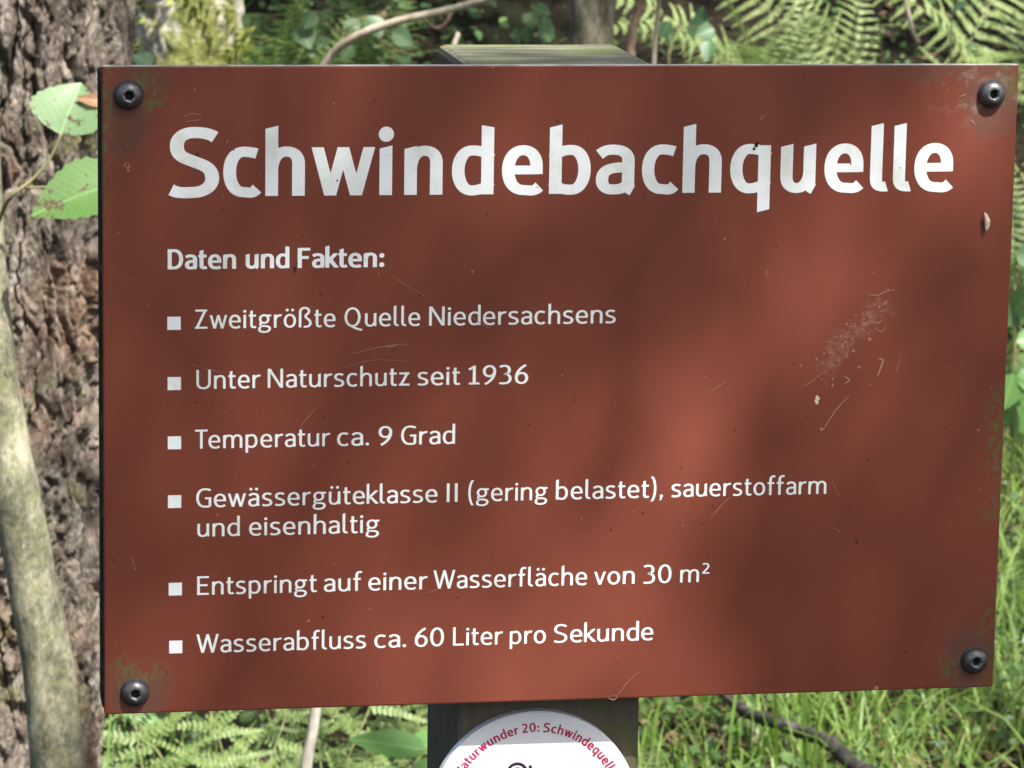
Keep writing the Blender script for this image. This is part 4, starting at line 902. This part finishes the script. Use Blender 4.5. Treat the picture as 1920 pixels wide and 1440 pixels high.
for i in range(2500):
    x, y = rnd.uniform(2.8, 5.0), rnd.uniform(1.5, 9.0); ug_leaf(gp(x, y, rnd.uniform(.02, .22)), rnd.choice((.02, .03, .045)) * rnd.uniform(.8, 1.2))
tag(ac.obj('undergrowth', UG), 'low leafy undergrowth covering the bank behind the sign', 'undergrowth', kind='stuff')

# ------------------------------------------------------------------ unseen overhanging tree, added with its leaves placed to dapple the light
CROWN = leaf_mat('shade_tree_leaf', (.05, .10, .02), (.07, .14, .03), (.10, .18, .04), .35, .5)
shading = tag(empty('shade_tree', (4.6, -4.6, 0)), 'leafy beech tree added out of view in front of the sign, its crown shaped to dapple the light', 'tree')
ac = Acc()
def crown_leaf(p, s_):
    n = (SUN + Vector((rnd.gauss(0, .45), rnd.gauss(0, .45), rnd.gauss(0, .45)))).normalized(); a = n.cross(Vector((rnd.gauss(0, 1), rnd.gauss(0, 1), rnd.gauss(0, 1)))).normalized(); b = n.cross(a)
    ac.add([p, p + a * s_ * .35 + b * s_ * .32, p + a * s_ * .7 + b * s_ * .28, p + a * s_, p + a * s_ * .7 - b * s_ * .28, p + a * s_ * .35 - b * s_ * .32], [(0, 1, 2, 3, 4, 5)])
LIGHT = [  # sunny patches on the board: mm x, mm y, radii along/across, angle deg, strength
    (-8, -134, 80, 46, 35, .95), (12, -88, 66, 30, 62, .72), (39, -40, 62, 21, 56, .46), (72, 12, 52, 26, 58, .34), (115, 60, 85, 34, 46, .15), (175, 92, 60, 40, 30, .14), (-60, -8, 62, 14, 36, .18), (-138, -12, 22, 15, 0, .2),
    (-198, -100, 65, 24, 85, .30), (-140, -142, 70, 20, 0, .28), (160, -72, 38, 30, 30, .22), (200, 45, 75, 26, 85, .13), (-203, 40, 75, 18, 88, .10), (110, -140, 40, 18, 0, .10), (-120, 120, 90, 22, 0, .06), (-30, 120, 30, 30, 0, .05)]
DARKS = [(100, -86, 32, 28, 0, .8), (176, -12, 26, 42, 15, .8), (20, 22, 85, 13, 40, .6), (-110, 45, 75, 28, 0, .4), (-42, -70, 13, 50, 72, .5), (70, 108, 60, 20, 0, .3)]
def g2(x, y, c): 
    dx, dy = x - c[0], y - c[1]; a = R(c[4]); u, v = dx * math.cos(a) + dy * math.sin(a), -dx * math.sin(a) + dy * math.cos(a); return c[5] * math.exp(-(u / c[2]) ** 2 - (v / c[3]) ** 2)
def sun_on_board(x, y):
    t = .12
    for c in LIGHT: t = t + (1 - t) * min(.95, 1.3 * g2(x, y, c))
    for c in DARKS: t *= 1 - g2(x, y, c) * .85
    return max(.02, min(1, t)) ** 1.35
TX, TY_ = (-380, 360), (-330, 260)
area = (TX[1] - TX[0]) * (TY_[1] - TY_[0]) * 1e-6 * abs(SUN.y); ls = .031; la = ls * ls * .42
nmax = int(area / la * 3.2)
rnd = random.Random(5)
for i in range(nmax):
    x, y = rnd.uniform(*TX), rnd.uniform(*TY_); tau = min(3.2, -math.log(sun_on_board(x, y)))
    if rnd.random() < tau / 3.2:
        t = rnd.uniform(3.8, 6.2); s_ = ls * rnd.uniform(.75, 1.25); p = Vector((x / 1000, 0, SIGN_Z + y / 1000)) + SUN * t; crown_leaf(p - Vector((rnd.gauss(0, .3), rnd.gauss(0, .3), 0)) * s_, s_)
def cover(u, v, y): # point seen at (u, v), slid along the sun to the reference level
    p = at(u, v, y); lv = .45 + bank(p.y) * .8; q = p + SUN * ((lv - p.z) / SUN.z); return q.x, q.y
PATCH = [(*cover(330, 1390, 2.45), .25, 1.0), (*cover(510, 1400, 2.55), .22, 1.0), (*cover(740, 1390, 2.65), .20, 1.0), (*cover(180, 1390, 2.6), .15, 1.0), (*cover(1350, 1390, 3.3), .6, .8), (*cover(1700, 1380, 3.4), .6, .9), (*cover(1890, 1100, 4.2), .5, .9), (*cover(1900, 700, 4.6), .3, .7),
         (*cover(1390, 40, 5.9), .38, 1.0), (*cover(1560, 50, 6.0), .5, 1.0), (*cover(1730, 60, 6.0), .55, 1.0), (*cover(1890, 80, 6.0), .6, 1.0), (*cover(400, 90, 4.55), .48, 1.0), (*cover(320, 60, 4.55), .3, 1.0), (*cover(620, 40, 5.8), .25, .6), (*cover(245, 60, 2.1), .16, .9), (*cover(60, 500, 2.0), .22, .30), (*cover(130, 1000, 2.0), .25, .35),
         (*cover(10, 650, 1.75), .18, 1.0), (*cover(90, 1150, 1.75), .14, .4), (*cover(120, 280, 1.7), .14, .9), (*cover(760, 40, 4.75), .16, .9), (*cover(560, 60, 6.0), .3, .45), (*cover(1110, 40, 5.6), .1, .8), (*cover(590, 1380, 3.3), .1, 1.0)]
def sun_beyond(x, y):
    t = .10 + .3 * max(0, noise.noise(Vector((x * 2.3, y * 2.3, 40))))
    for cx, cy, r, s_ in PATCH: t = t + (1 - t) * s_ * math.exp(-((x - cx) ** 2 + (y - cy) ** 2) / r ** 2)
    nz = noise.noise(Vector((x * 5, y * 5, 17))); nz2 = noise.noise(Vector((x * 8, y * 8, 31))) if y > 5 else 0; return max(.03, min(1, t * (1.1 + .55 * nz * (1 - t) + .85 * nz2)))
ls = .085; la = ls * ls * .42; area = 5.2 * 9.2 * SUN.z; nmax = int(area / la * 2.8)
for i in range(nmax):
    x, y = rnd.uniform(-1.8, 3.4), rnd.uniform(.9, 10.1); tau = min(2.8, -math.log(sun_beyond(x, y)))
    if rnd.random() < tau / 2.8:
        p = Vector((x, y, .45 + bank(y) * .8)) + SUN * rnd.uniform(4.2, 8.5); crown_leaf(p, ls * rnd.uniform(.7, 1.3))
for i in range(5000):                              # foliage on the open side keeps the shade from being sky lit all round
    p = Vector((rnd.uniform(-7, 7), rnd.uniform(-9, -1), rnd.uniform(4.5, 9.5)))
    q = p - SUN * (p.y / SUN.y)                   # where its shadow meets the board's plane
    if abs(q.x) < .6 and abs(q.z - SIGN_Z) < .6: continue
    t = (p.z - .4) / SUN.z; g = p - SUN * t
    if -1.8 < g.x < 3.4 and .9 < g.y < 10: continue
    crown_leaf(p, rnd.uniform(.12, .26))
ac.obj('crown', CROWN, shading); shading.children[0].location = -shading.location
V, F = tube(catmull([Vector((0, 0, -.2)), Vector((.05, 0, 1.5)), Vector((-.15, .1, 4)), Vector((-.1, .2, 8)), Vector((.1, .3, 11))], 6), [.24 - .2 * i / 24 for i in range(25)], 16, True, .06); mesh_obj('trunk', V, F, SMOOTH, shading, True)
for z0, tip in ((3.2, (-3.2, 2.6, 5.0)), (4.2, (-3.6, 4.6, 6.6)), (5.2, (-1.5, 4.2, 7.4)), (6.0, (-4.4, 1.6, 8.0)), (6.6, (-2.6, 6.8, 8.8))):
    a = Vector((-.12, .1, z0)); b = Vector(tip); V, F = tube(catmull([a, a.lerp(b, .45) + Vector((0, 0, .35)), b], 8), [.07 - .06 * i / 17 for i in range(17)], 8, True, .1); mesh_obj('branch', V, F, SMOOTH, shading, True)
